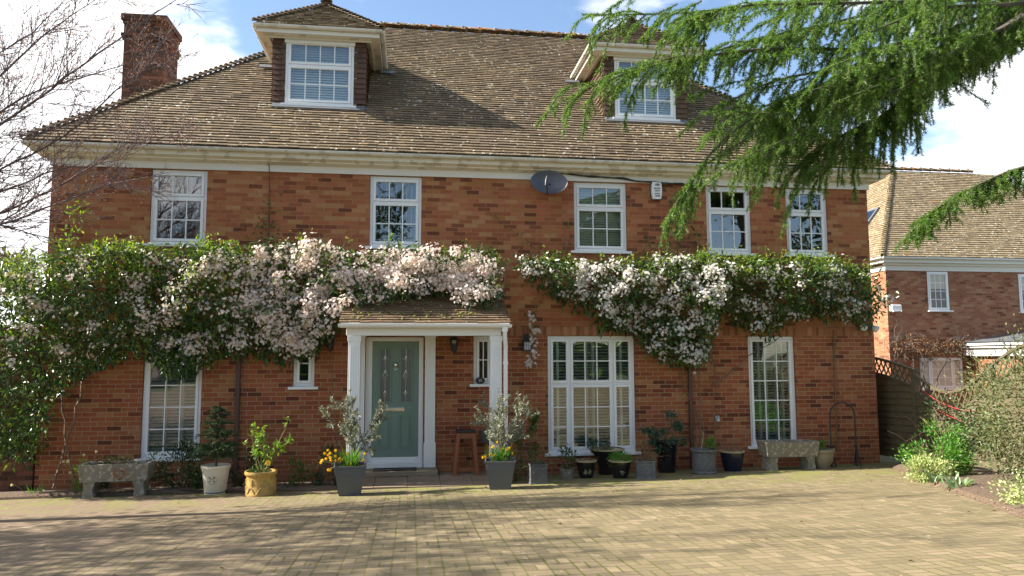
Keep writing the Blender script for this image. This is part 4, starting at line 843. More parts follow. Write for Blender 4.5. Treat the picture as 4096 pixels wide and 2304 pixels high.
def leadbox(x, y, label, w, h, rz, octagon):
    t = thing('square_planter', label, 'plant pot', (x, y, Z0(x, y)), 'plant pots along the house front', rz); r = w/2
    MB().lathe([(r*1.04, 0), (r*1.04, .022), (r*.97, .03), (r*.97, h-.03), (r*1.05, h-.024), (r*1.05, h), (r*.9, h), (r*.88, h-.06)], square=True).build('body', M['lead_pot'], t, bevel=.004); soil(t, r*.88, h-.05, square=True)
    b = MB(); q = r*.62; k = q*.42
    for ang in (0, math.pi/2, math.pi, 1.5*math.pi):
        P = [(-k, q), (k, q), (q, k), (q, -k), (k, -q), (-k, -q), (-q, -k), (-q, k), (-k, q)]
        b.tube([(px*math.cos(ang)+r*.975*math.sin(ang), px*math.sin(ang)-r*.975*math.cos(ang), h*.5+pz*.9) for px, pz in P], .006, 5, cap=False)
    b.build('octagon_moulding', M['lead_pot'], t); return t
sqa = leadbox(1.985, -1.40, 'small square lead grey planter with octagon moulding and dying stems', .27, .31, R(2), 1); sqb = leadbox(3.82, -1.20, 'square lead grey planter in front of the tall black pot', .31, .29, R(-14), 1)
GP = [(.10, 0), (.112, .02), (.140, .12), (.158, .22), (.160, .265), (.163, .285)]
def marks(t, prof, seed, n):
    rg = np.random.default_rng(seed); b = MB(); zs = [p[1] for p in prof]; rs = [p[0] for p in prof]
    def on(a, z): r = np.interp(z, zs, rs)+.002; th = -math.pi/2+a/r; return (r*math.cos(th), r*math.sin(th), z)
    for i in range(n):
        a0 = rg.uniform(-.05, .05); zz = rg.uniform(.05, .09); L = rg.uniform(.05, .11); sl = rg.uniform(-.15, .15)
        b.q(*[on(a0+sl*q*L+w, zz+q*L) for q, w in ((0, -.006), (0, .006), (1, .004), (1, -.004))])
        for j in range(2): zz2 = zz+L*rg.uniform(.3, 1); sd = rg.choice([-1, 1]); b.q(on(a0, zz2), on(a0+sd*.025, zz2-.004), on(a0+sd*.045, zz2-.022), on(a0+sd*.018, zz2-.014))
    b.build('bamboo_pattern', M['bamboo_mark'], t)
b1 = pot('glazed_pot', 'small black glazed pot painted with several bamboo stems', 2.915, -.82, GP, M['black_pot'], 'rim'); marks(b1, GP, 3, 6)
GP2 = [(r*1.1, z) for r, z in GP]
b2 = pot('glazed_pot', 'black glazed pot with one bamboo sprig under a mound of green', 3.435, -1.05, GP2, M['black_pot'], 'rim'); marks(b2, GP2, 6, 2)
urn = pot('glazed_urn', 'wide dark glazed urn standing behind the two small black pots', 3.40, -.36, [(.15, 0), (.155, .03), (.15, .10), (.20, .30), (.285, .415), (.30, .44)], M['black_pot'], 'rim')
tall = pot('tall_pot', 'tall glossy black cylinder pot between window and brown pipe', 4.47, -.38, [(.15, 0), (.155, .02), (.165, .25), (.185, .48), (.20, .50), (.20, .54)], M['black_pot'])
drum = pot('drum_planter', 'large round lead grey drum planter with crossed mouldings', 4.985, -.82, [(.205, 0), (.212, .01), (.212, .035), (.198, .05), (.200, .36), (.222, .375), (.232, .385), (.232, .415)], M['lead_pot'])
b = MB()
for k in range(5):
    a = 2*math.pi*k/5-.55
    for s in (-1, 1): b.tube([(.201*math.cos(a+s*q), .201*math.sin(a+s*q), z) for q, z in ((.60, .085), (.42, .07), (.30, .10))], .005, 5); b.tube([(.202*math.cos(a+s*q), .202*math.sin(a+s*q), z) for q, z in ((.62, .35), (.42, .33), (.28, .285), (.24, .26))], .005, 5)
b.build('moulding', M['lead_pot'], t if False else drum, True)
blue = pot('blue_pot', 'dark blue glazed pot with tan rim holding only dry stems', 5.615, -.55, [(.145, 0), (.15, .02), (.185, .15), (.203, .29), (.206, .345)], M['blue_pot'], 'rim')
beige = pot('beige_pot', 'beige stoneware pot beside the right stone trough', 7.26, -.62, [(.125, 0), (.135, .02), (.19, .14), (.207, .24), (.205, .27), (.222, .28), (.228, .30), (.225, .335)], M['stone_pale'])
small_p = pot('clay_pot', 'low mossy clay pot half hidden left of the bamboo pot', 2.60, -.78, [(.10, 0), (.12, .10), (.13, .16)], M['stone'])
def trough(x, y, label, w, d, h, leg, rz):
    t = thing('stone_trough', label, 'trough', (x, y, Z0(x, y)), 'stone troughs on legs', rz); z0 = leg; z1 = h; b = MB(); wl = .05; tp = .03
    def ring(x_, y_, z): return [(-x_, -y_, z), (x_, -y_, z), (x_, y_, z), (-x_, y_, z)]
    rs = [ring(w/2-tp, d/2-tp, z0), ring(w/2, d/2, z1), ring(w/2-wl, d/2-wl, z1), ring(w/2-wl-.02, d/2-wl-.02, z1-.07)]
    for r0, r1 in zip(rs, rs[1:]):
        for k in range(4): b.q(r0[k], r0[(k+1) % 4], r1[(k+1) % 4], r1[k])
    b.q(*reversed(rs[0])); b.q(*rs[-1]); b.build('basin', M['stone'], t, bevel=.014)
    MB().box(-w/2+.06, -d/2+.06, z1-.065, w/2-.06, d/2-.06, z1-.035).build('soil', M['soil'], t)
    for s in (-1, 1):
        b = MB(); xo, xi = s*(w/2-.07), s*(w/2-.24); P = [(xo, z0), (xi-.0, z0), (xi+s*.045, z0*.55), (xi+s*.02, 0), (xo+s*.015, 0), (xo-s*.01, z0*.55)]
        f0 = [(px, -d/2+.05, pz) for px, pz in P]; f1 = [(px, d/2-.05, pz) for px, pz in P]; b.q(*f0); b.q(*reversed(f1))
        for k in range(6): b.q(f0[k], f1[k], f1[(k+1) % 6], f0[(k+1) % 6])
        b.build('leg', M['stone'], t, bevel=.012)
    return t
tr1 = trough(-4.42, -.95, 'long grey stone trough on two legs below the left tall window, trailing plants', .98, .42, .49, .235, R(4)); tr2 = trough(6.63, -.62, 'bare weathered stone trough on curved legs under the right tall window', .97, .42, .49, .235, R(-2))

# wooden stool, hoop stand
t = thing('bar_stool', 'tall orange wooden stool with dark seat under the porch', 'stool', (.93, -.30, .113)); h = .70
MB().box(-.155, -.13, h, .155, .13, h+.045).build('seat', M['black'], t, bevel=.012); 
for ya in (-.12, .095): MB().box(-.145, ya, h-.09, .145, ya+.025, h-.002).build('apron', M['wood'], t)
for sx in (-1, 1):
    for sy in (-1, 1):
        b = MB(); A = np.array([sx*.128, sy*.105, h-.003]); B2 = np.array([sx*.195, sy*.135, 0]); q = .031; b.v = [tuple(p+np.array([ux_*q, uy_*q, 0])) for p in (B2, A) for ux_, uy_ in ((-1, -1), (1, -1), (1, 1), (-1, 1))]; b.f = [(0,3,2,1),(4,5,6,7),(0,1,5,4),(1,2,6,5),(2,3,7,6),(3,0,4,7)]; b.build('leg', M['wood'], t)
for sy in (-1, 1): MB().box(-.172, sy*.126-.012, .06, .172, sy*.126+.012, .125).build('stretcher', M['wood'], t)
t = thing('hoop_stand', 'black metal hoop stand leaning against the wall near the right corner', 'stand', (7.80, -.45, Z0(7.8, -.45)))
arc = [(-.245, 0, 0), (-.245, 0, .9)]+[(-.245*math.cos(a), 0, .9+.245*math.sin(a)) for a in np.linspace(.15, math.pi-.15, 12)]+[(.245, 0, .9), (.245, 0, 0)]
MB().tube(arc, .014, 8).build('hoop', M['black'], t, True)
for s in (-1, 1): b = MB(); b.tube([(s*.245, 0, .36), (s*.245-.04, -.08, 0)], .012, 6); b.tube([(s*.245, 0, .36), (s*.245+.05, -.05, 0)], .012, 6); b.tube([(s*.245, 0, .36), (s*.245, .07, 0)], .012, 6); b.lathe([(.03, .34), (.035, .36), (.02, .40)], (s*.245, 0, 0), 10); b.build('foot', M['black'], t)

# ------------------------------------------------------------------ plants in the pots
def rg_(k): return np.random.default_rng(k)
def daffodils(x, y, z, label, n, seed, pale=False, h=.33, nb=150, spread=.17, heads=None):
    rg = rg_(seed); t = plant('daffodil_clump', label, 'daffodils', (x, y, z), 'daffodil clumps by the house')
    V, F = blades((0, 0, 0), nb, h, spread*2, rg, .011, .7); npmesh('leaves', V, F, M['grass'], t)
    for k in range(n):
        if heads: hx, hz = heads[k % len(heads)]; hx += rg.normal(0, .025); hz += rg.normal(0, .02)
        else: hx = rg.normal(0, spread); hz = h*rg.uniform(.75, 1.25)
        p = np.array([hx, rg.uniform(-.12, .02), hz]); b = MB(); q0 = np.array([p[0]*.3, p[1]*.3, 0])
        b.tube([q0, q0*.4+p*.6+[0, 0, .03], p+[0, 0, .012]], .0035, 4)
        st = b.build('flower_stem', M['stem_green'], t)
        d = unit([rg.normal(0, .5), -1, rg.normal(-.15, .25)]); v1, f1 = stars([p], [d], .026, 6, .75, .15, rg)
        V = [v1]; a = unit(np.cross(d, [0.1, 0, 1])); c = np.cross(d, a); ring0 = [p+(a*math.cos(w)+c*math.sin(w))*.008 for w in np.arange(6)*math.pi/3]; ring1 = [p+d*.024+(a*math.cos(w)+c*math.sin(w))*.013 for w in np.arange(6)*math.pi/3]
        V.append(np.array(ring0+ring1)); f2 = np.array([t_ for j in range(6) for t_ in ((j, (j+1) % 6, 6+(j+1) % 6), (j, 6+(j+1) % 6, 6+j))]); v, f = join([(V[0], f1), (V[1], f2)])
        npmesh('bloom', v, f, M['daff_pale' if pale else 'daff'], st)
    return t
LZ = Z0(-.87, -1.98)+.385
daffodils(-.87, -1.98, LZ, 'yellow daffodils leaning left from the grey planter beside the door', 24, 1, heads=[(-.34, .20), (-.28, .15), (-.24, .09), (-.30, .24), (-.20, .18), (-.16, .13), (-.38, .08), (-.27, -.03), (-.10, .10), (.15, .15), (.22, .19), (.17, .12), (-.02, .20), (.03, .06), (-.33, .13)])
daffodils(1.335, -1.93, Z0(1.335, -1.93)+.385, 'yellow daffodils spilling from the planter at the right porch post', 14, 2, heads=[(-.12, .22), (-.16, .14), (-.28, .12), (0, .20), (.08, .18), (.12, .24), (.03, .13), (.16, .16), (-.05, .28)])
daffodils(-5.05, -.62, Z0(-5, -.6)+.04, 'pale cream daffodils in the bed beside the left stone trough', 8, 3, True, .34, 34, .16, heads=[(-.28, .50), (-.10, .50), (.02, .57), (.18, .60), (.12, .45), (.32, .45), (-.15, .30), (-.22, .48)])
daffodils(-5.65, -.75, Z0(-5.6, -.7)+.03, 'sparse strappy daffodil leaves at the far left end of the bed', 1, 4, True, .22, 18, .14)
def olive(x, y, z, label, seed, lean):
    rg = rg_(seed); t = plant('olive_tree', label, 'olive tree', (x, y, z), 'potted olive trees by the door'); polys = []; rads = []; tips = []
    tr_ = curve((0, 0, 0), (lean*.3, 0, 1), .24, 4, 0, .06, rg); polys.append(tr_); rads.append(np.linspace(.016, .012, len(tr_)))
    for k in range(13):
        d = np.array([rg.normal(lean*.5, .48), rg.normal(0, .38), rg.uniform(.6, 1.5)]); L = rg.uniform(.45, .98); c = curve(tr_[rg.integers(2, 5)], d, L, 7, -.12, .14, rg); polys.append(c); rads.append(np.linspace(.008, .003, len(c))); tips.append(c)
        for j in range(5): cc = curve(c[rg.integers(2, 7)], unit(c[-1]-c[0])+rg.normal(0, .7, 3), rg.uniform(.12, .30), 5, -.05, .12, rg); polys.append(cc); rads.append(np.linspace(.004, .0015, len(cc))); tips.append(cc)
    V, F = tubes(polys, rads, 5); npmesh('branches', V, F, M['bark'], t)
    P = []; D = []
    for c in tips:
        for j in range(46): k = rg.uniform(1.2, len(c)-1.01); i = int(k); P.append(c[i]+(c[i+1]-c[i])*(k-i)); D.append(unit(c[i+1]-c[i])*.7+rg.normal(0, .75, 3))
    P = np.array(P); V, F = leaves(P, D, rg.normal(size=P.shape)+[0, -.3, .6], rg.uniform(.040, .066, len(P)), rg.uniform(.012, .018, len(P))); npmesh('foliage', V, F, M['olive'], t); return t
olive(-.83, -1.95, LZ-.01, 'silvery potted olive tree in front of the left porch post', 21, .05); olive(1.36, -1.90, Z0(1.335, -1.93)+.375, 'silvery potted olive tree in front of the right porch post', 23, .15)
# dwarf fir in the cream pot
rg = rg_(31); t = plant('dwarf_conifer', 'dark dwarf fir in tiers growing in the cream pot', 'conifer', (-2.93, -1.17, Z0(-2.93, -1.18)+.38)); tr_ = curve((0, 0, 0), (0, 0, 1), .92, 8, 0, .03, rg); polys = [tr_]; rads = [np.linspace(.022, .006, 9)]; sh = []
for zt, rr, n in ((.16, .40, 15), (.26, .36, 14), (.33, .33, 14), (.46, .29, 12), (.55, .26, 12), (.66, .24, 12), (.74, .21, 10), (.84, .15, 9), (.90, .10, 8)):
    for k in range(n):
        a = 2*math.pi*(k+rg.uniform(-.3, .3))/n; L = rr*rg.uniform(.65, 1.1); c = curve((0, 0, zt+rg.normal(0, .02)), (math.cos(a), math.sin(a), .28), L, 6, .12, .06, rg); polys.append(c); rads.append(np.linspace(.006, .002, 7)); sh.append(c)
        for j in range(6): i = rg.integers(1, 6); cc = curve(c[i], unit(c[-1]-c[0])+rg.normal(0, .55, 3)*[1, 1, .25], L*.38, 3, .05, .05, rg); sh.append(cc)
def needles(shoots, ds, k, L, w, rg, ang=.95, tri=True):
    P = []; T = []
    for c in shoots:
        seg = np.linalg.norm(np.diff(c, axis=0), axis=1); tot = seg.sum(); m = max(2, int(tot/ds)); s = np.linspace(0, tot*.999, m); cum = np.concatenate([[0], np.cumsum(seg)]); i = np.clip(np.searchsorted(cum, s, 'right')-1, 0, len(seg)-1); f = ((s-cum[i])/seg[i])[:, None]
        P.append(c[i]*(1-f)+c[i+1]*f); T.append((c[i+1]-c[i])/seg[i][:, None])
    P = np.repeat(np.concatenate(P), k, 0); T = np.repeat(np.concatenate(T), k, 0); m = len(P); q = unit(np.cross(T, rg.normal(size=(m, 3)))); a = ang+rg.normal(0, .22, m); D = T*np.cos(a)[:, None]+q*np.sin(a)[:, None]; Lr = (L*rg.uniform(.6, 1.15, m))[:, None]; sd = unit(np.cross(D, rg.normal(size=(m, 3))))*w*.5
    V = np.stack([P-sd, P+sd, P+D*Lr], 1).reshape(-1, 3); return V, np.arange(m*3).reshape(-1, 3)
V, F = tubes(polys, rads, 5); npmesh('branches', V, F, M['bark'], t); V, F = needles(sh, .007, 5, .028, .0045, rg, .8); npmesh('foliage', V, F, M['fir'], t)
# broad-leaved shrub in the yellow pot
rg = rg_(33); zt = Z0(-2.18, -1.62)+.31; t = plant('potted_shrub', 'leggy green shrub with one yellow bloom in the mustard pot', 'shrub', (-2.16, -1.61, zt)); polys = []; rads = []; P = []; D = []
for d, L in (((.10, 0, 1), .62), ((-.25, .1, .9), .55), ((.45, 0, .75), .72), ((-.1, -.1, 1), .66), ((.25, .1, .9), .5), ((-.35, 0, .6), .35), ((.5, 0, .9), .62)):
    c = curve((rg.normal(0, .02), 0, 0), d, L, 7, -.06, .08, rg); polys.append(c); rads.append(np.linspace(.009, .003, 8))
    for j in range(4):
        cc = curve(c[rg.integers(3, 8)], unit(c[-1]-c[0])+rg.normal(0, .6, 3), rg.uniform(.08, .2), 4, 0, .1, rg); polys.append(cc); rads.append(np.linspace(.004, .002, 5))
        for q in range(9): P.append(cc[rg.integers(1, 5)]); D.append(rg.normal(0, .8, 3)+[0, -.2, .25])
V, F = tubes(polys, rads, 5); npmesh('stems', V, F, M['stem_green'], t); P = np.array(P); V, F = leaves(P, D, rg.normal(0, .5, P.shape)+[0, -.2, 1], rg.uniform(.06, .11, len(P)), rg.uniform(.03, .045, len(P)), .1, .15); npmesh('foliage', V, F, M['lime_leaf'], t)
v, f = bushy((0, 0, .03), (.17, .15, .10), 150, .06, .03, rg, .2); npmesh('ground_leaves', v, f, M['mid_leaf'], t)
v, f = stars([(.10, -.16, .17)]*2, [(0, -1, .1), (.2, -1, .2)], .045, 6, .8, .3, rg); npmesh('bloom', v, f, M['daff'], t)
def shrub(name, label, cat, x, y, z, rad, n, L, Wd, m, seed, stems=6, stem_m='stem', dead=0, group=None, lift=.55, clumps=14, spread=.35, wisps=0):
    rg = rg_(seed); t = plant(name, label, cat, (x, y, z), group); polys = []; rads = []
    for k in range(stems): d = np.array([rg.normal(0, .5)*rad[0], rg.normal(0, .4)*rad[1], rad[2]*1.1]); c = curve((rg.normal(0, rad[0]*.15), rg.normal(0, rad[1]*.15), -.02), d, np.linalg.norm(d)*rg.uniform(.7, 1.15), 5, 0, .12, rg); polys.append(c); rads.append(np.linspace(.006, .002, 6))
    for k in range(wisps): d = np.array([rg.normal(0, .6), rg.normal(0, .5), rg.uniform(.3, 1.2)]); c = curve((rg.normal(0, .06), rg.normal(0, .06), -.01), d, rad[2]*rg.uniform(.8, 2.0), 6, .25, .14, rg); polys.append(c); rads.append(np.linspace(.0035, .0015, 7))
    if polys: V, F = tubes(polys, rads, 4); npmesh('stems', V, F, M[stem_m], t)
    if n: V, F = bushy((0, 0, rad[2]*lift), rad, n, L, Wd, rg, .3, clumps, spread); npmesh('foliage', V, F, M[m], t)
    if dead: V, F = bushy((0, 0, rad[2]*.25), (rad[0]*.9, rad[1]*.9, rad[2]*.4), dead, L*.9, Wd*.8, rg, .1, 8); npmesh('dead_leaves', V, F, M['dead'], t)
    return t
PG = 'plants growing in the pots'
shrub('potted_perennial', 'straggly pale stems and small leaves in the left lead planter', 'plant', 1.985, -1.40, Z0(1.985, -1.4)+.27, (.22, .16, .16), 150, .035, .016, 'mid_leaf', 41, 5, wisps=14, group=PG)
shrub('euphorbia', 'tall green euphorbia with whorled leaf tops left of the big window', 'plant', 1.95, -.55, Z0(1.95, -.55)+.05, (.34, .25, .62), 900, .08, .020, 'mid_leaf', 42, 16, 'stem', group='shrubs against the wall', lift=.85, clumps=11, spread=.18)
shrub('potted_perennial', 'brown withered stems in the small bamboo painted pot', 'plant', 2.915, -.82, Z0(2.9, -.8)+.245, (.15, .13, .08), 0, .04, .012, 'mid_leaf', 43, 0, wisps=26, dead=160, group=PG)
shrub('columbine', 'blue green leafy plant with browning lower leaves in the dark urn', 'plant', 3.24, -.42, Z0(3.4, -.4)+.40, (.24, .20, .13), 420, .04, .028, 'blue_leaf', 44, 7, dead=70, group=PG, wisps=9)
shrub('green_mound', 'dense rounded green cushion plant in the black pot', 'plant', 3.435, -1.05, Z0(3.4, -1)+.25, (.21, .19, .13), 2600, .022, .010, 'bright_leaf', 45, 0, group=PG, lift=.45, clumps=60, spread=.3)
shrub('potted_perennial', 'dry tan and grey green growth in the right lead planter', 'plant', 3.82, -1.20, Z0(3.8, -1.2)+.25, (.24, .18, .22), 260, .035, .012, 'sage_leaf', 46, 8, dead=220, wisps=22, group=PG)
shrub('peony', 'blue green lobed leaves over the tall glossy black pot', 'plant', 4.47, -.42, Z0(4.47, -.4)+.50, (.44, .28, .34), 1000, .068, .036, 'blue_leaf', 47, 12, group=PG, clumps=17, spread=.2, lift=.6)
shrub('potted_perennial', 'bright green tuft and a yellow tipped cane in the drum planter', 'plant', 5.11, -.82, Z0(5, -.8)+.37, (.10, .10, .15), 420, .04, .014, 'bright_leaf', 48, 3, group=PG, clumps=9, lift=.5)
shrub('potted_perennial', 'thin dry reddish twigs in the dark blue pot', 'plant', 5.615, -.55, Z0(5.6, -.5)+.30, (.20, .15, .22), 30, .02, .006, 'mid_leaf', 49, 0, wisps=34, group=PG)
shrub('fern', 'small green fern in the beige stoneware pot', 'plant', 7.24, -.62, Z0(7.2, -.6)+.29, (.17, .15, .14), 520, .04, .016, 'bright_leaf', 50, 5, group=PG, lift=.5, clumps=10)
tag(MB().tube([(4.93, -.84, Z0(5, -.8)+.36), (4.985, -.84, Z0(5, -.8)+.70)], .005, 6).build('cane', M['rim']), 'thin pale cane standing in the grey drum planter', 'cane')
rg = rg_(51); t = shrub('trailing_plant', 'trailing reddish green plant hanging over the left stone trough', 'plant', -4.42, -.97, Z0(-4.4, -.95)+.45, (.40, .16, .10), 240, .04, .026, 'mid_leaf', 51, 5, dead=120, wisps=22, clumps=12)
V, F = bushy((-.46, -.16, -.05), (.10, .06, .16), 90, .04, .028, rg); npmesh('trailing_leaves', V, F, M['lime_leaf'], t); V, F = bushy((.12, -.22, -.10), (.16, .02, .10), 70, .04, .026, rg); npmesh('trailing_leaves', V, F, M['dead'], t)
WB = 'low shrubs at the foot of the wall'
for (x, y, rad, n, m, sd, lab) in ((-3.62, -.55, (.42, .3, .52), 1700, 'dark_leaf', 61, 'dark shrub hiding the foot of the left tall window'), (-3.25, -.8, (.26, .2, .34), 800, 'dark_leaf', 62, 'dark low shrub between trough and cream pot'), (-2.5, -.65, (.36, .25, .40), 1300, 'dark_leaf', 63, 'dark leafy shrub behind the cream and mustard pots'), (-1.75, -.75, (.34, .25, .30), 520, 'mid_leaf', 64, 'twiggy low shrub right of the mustard pot'), (-1.32, -.7, (.24, .2, .42), 800, 'dark_leaf', 65, 'dark evergreen shrub beside the left porch post'), (-4.0, -.6, (.22, .18, .55), 160, 'mid_leaf', 66, 'upright hellebore stems at the right end of the left trough'), (2.6, -.78, (.17, .14, .26), 260, 'mid_leaf', 67, 'small leafy plant in the low mossy clay pot'), (1.7, -1.0, (.16, .14, .32), 200, 'mid_leaf', 68, 'green sprigs squeezed between right porch planter and lead planter'), (-4.95, -.35, (.22, .16, .3), 700, 'dark_leaf', 69, 'dark clump behind the pale daffodils')):
    shrub('low_shrub', lab, 'shrub', x, y, Z0(x, y)+(.13 if sd == 67 else .02), rad, n, .06, .024, m, sd, 7, group=WB, clumps=16, spread=.28, wisps=6)

# ------------------------------------------------------------------ clematis on the front wall
def inpoly(P, poly):
    poly = np.array(poly); x, y = P[:, 0], P[:, 1]; r = np.zeros(len(P), bool); n = len(poly)
    for i in range(n):
        (x1, y1), (x2, y2) = poly[i], poly[i-1]; c = ((y1 > y) != (y2 > y)) & (x < (x2-x1)*(y-y1)/(y2-y1+1e-12)+x1); r ^= c
    return r
def sample(poly, n, rg):
    p = np.array(poly); lo, hi = p.min(0), p.max(0); out = np.zeros((0, 2))
    while len(out) < n: q = rg.uniform(lo, hi, (n*2, 2)); out = np.concatenate([out, q[inpoly(q, poly)]])
    return out[:n]
def vnoise(P, s, ph=0):
    x, z = P[:, 0]*s, P[:, 1]*s; return (np.sin(x*1.7+ph+1.3*np.sin(z*1.1+ph))+np.sin(z*2.3+1.9*ph+1.1*np.sin(x*1.9))+np.sin((x+z)*1.3+2.2*ph))/3
PL = [(-6.42, 3.42), (-6.09, 3.61), (-5.72, 3.74), (-5.58, 3.94), (-5.28, 3.85), (-4.69, 3.94), (-3.95, 3.85), (-3.34, 3.96), (-2.71, 3.92), (-2.21, 4.03), (-1.57, 3.96), (-0.91, 3.82), (-0.26, 3.97), (0.62, 3.88), (1.17, 3.99), (1.44, 3.86), (1.47, 3.52), (1.52, 3.17), (1.3, 2.93), (0.96, 2.9), (0.56, 3.2), (-0.11, 3.12), (-0.9, 2.98), (-1.16, 2.82), (-1.25, 2.55), (-1.47, 2.42), (-1.59, 2.16), (-1.91, 2.1), (-2.16, 2.0), (-2.53, 2.1), (-3.03, 2.16), (-3.39, 1.97), (-3.75, 1.78), (-4.06, 1.91), (-4.37, 2.29), (-4.66, 2.13), (-5.01, 1.92), (-5.35, 1.73), (-5.62, 1.43), (-5.77, 0.94), (-5.91, 0.46), (-6.14, 0.46), (-6.61, 0.89), (-7.1, 1.2), (-7.2, 3.30)]
PR = [(1.77, 3.84), (2.08, 3.81), (2.44, 3.89), (2.79, 3.75), (3.95, 3.81), (4.69, 3.89), (5.29, 3.94), (5.9, 3.87), (6.98, 3.91), (7.76, 3.87), (8.39, 3.76), (8.66, 3.54), (8.76, 3.1), (8.49, 2.65), (8.11, 2.8), (7.32, 2.87), (6.85, 2.79), (6.53, 2.43), (6.16, 2.57), (5.63, 2.86), (5.4, 2.57), (5.23, 1.97), (4.64, 1.94), (4.21, 2.22), (3.92, 2.57), (3.35, 2.57), (3.21, 2.85), (2.85, 2.98), (2.5, 3.19), (2.29, 3.33), (1.87, 3.6)]
FA = [(-2.54, 3.86), (-1.54, 3.98), (-0.25, 3.9), (1.21, 3.83), (1.45, 3.15), (0.75, 2.88), (-0.11, 3.14), (-1.01, 3.0), (-1.26, 2.61), (-1.51, 2.35), (-2.13, 2.22), (-2.51, 2.73), (-2.72, 3.38)]
FB = [(-4.28, 3.69), (-2.69, 3.78), (-2.53, 2.74), (-1.52, 2.29), (-2.14, 2.03), (-3.26, 2.29), (-3.97, 2.04), (-4.23, 2.6)]
FC = [(-7.1, 3.25), (-6.37, 3.4), (-5.67, 3.67), (-4.28, 3.75), (-4.22, 2.29), (-5.15, 2.1), (-6.3, 1.9), (-7.1, 1.8)]
FR1 = [(1.75, 3.8), (2.77, 3.74), (5.25, 3.85), (5.6, 3.07), (5.26, 1.97), (4.61, 1.97), (3.89, 2.56), (3.18, 2.84), (2.48, 3.18), (1.85, 3.59)]
FR2 = [(5.25, 3.85), (8.49, 3.75), (8.61, 3.09), (8.27, 2.72), (6.48, 2.5), (5.59, 2.92)]
def span(poly):
    p = np.array(poly); xs = np.linspace(p[:, 0].min(), p[:, 0].max(), 160); zs = np.linspace(p[:, 1].min(), p[:, 1].max(), 120); X, Z = np.meshgrid(xs, zs); m = inpoly(np.stack([X.ravel(), Z.ravel()], -1), poly).reshape(X.shape)
    lo = np.where(m, Z, 99).min(0); hi = np.where(m, Z, -99).max(0); lo = np.where(lo > 50, 3.0, lo); hi = np.where(hi < -50, 3.4, hi); return xs, lo, hi
def thick(P, sp, big, ph, porch=False):
    xs, lo, hi = sp; l = np.interp(P[:, 0], xs, lo); h = np.interp(P[:, 0], xs, hi); t = np.clip((P[:, 1]-l)/(h-l+.01), 0, 1)
    d = big*(.26+.74*np.sin(np.pi*np.clip(t*.55+.12, 0, 1)))*(1+.30*vnoise(P, 2.1, ph)+.16*vnoise(P, 5.3, ph+2))
    if porch: k = np.clip((P[:, 0]+1.5)/.4, 0, 1)*np.clip((1.75-P[:, 0])/.3, 0, 1); d = d+k*np.clip((3.55-P[:, 1])*1.05, 0, .55)
    d = d*(1+.75*np.clip((-5.75-P[:, 0])/.5, 0, 1))
    return np.clip(d, .08, 1.5), t
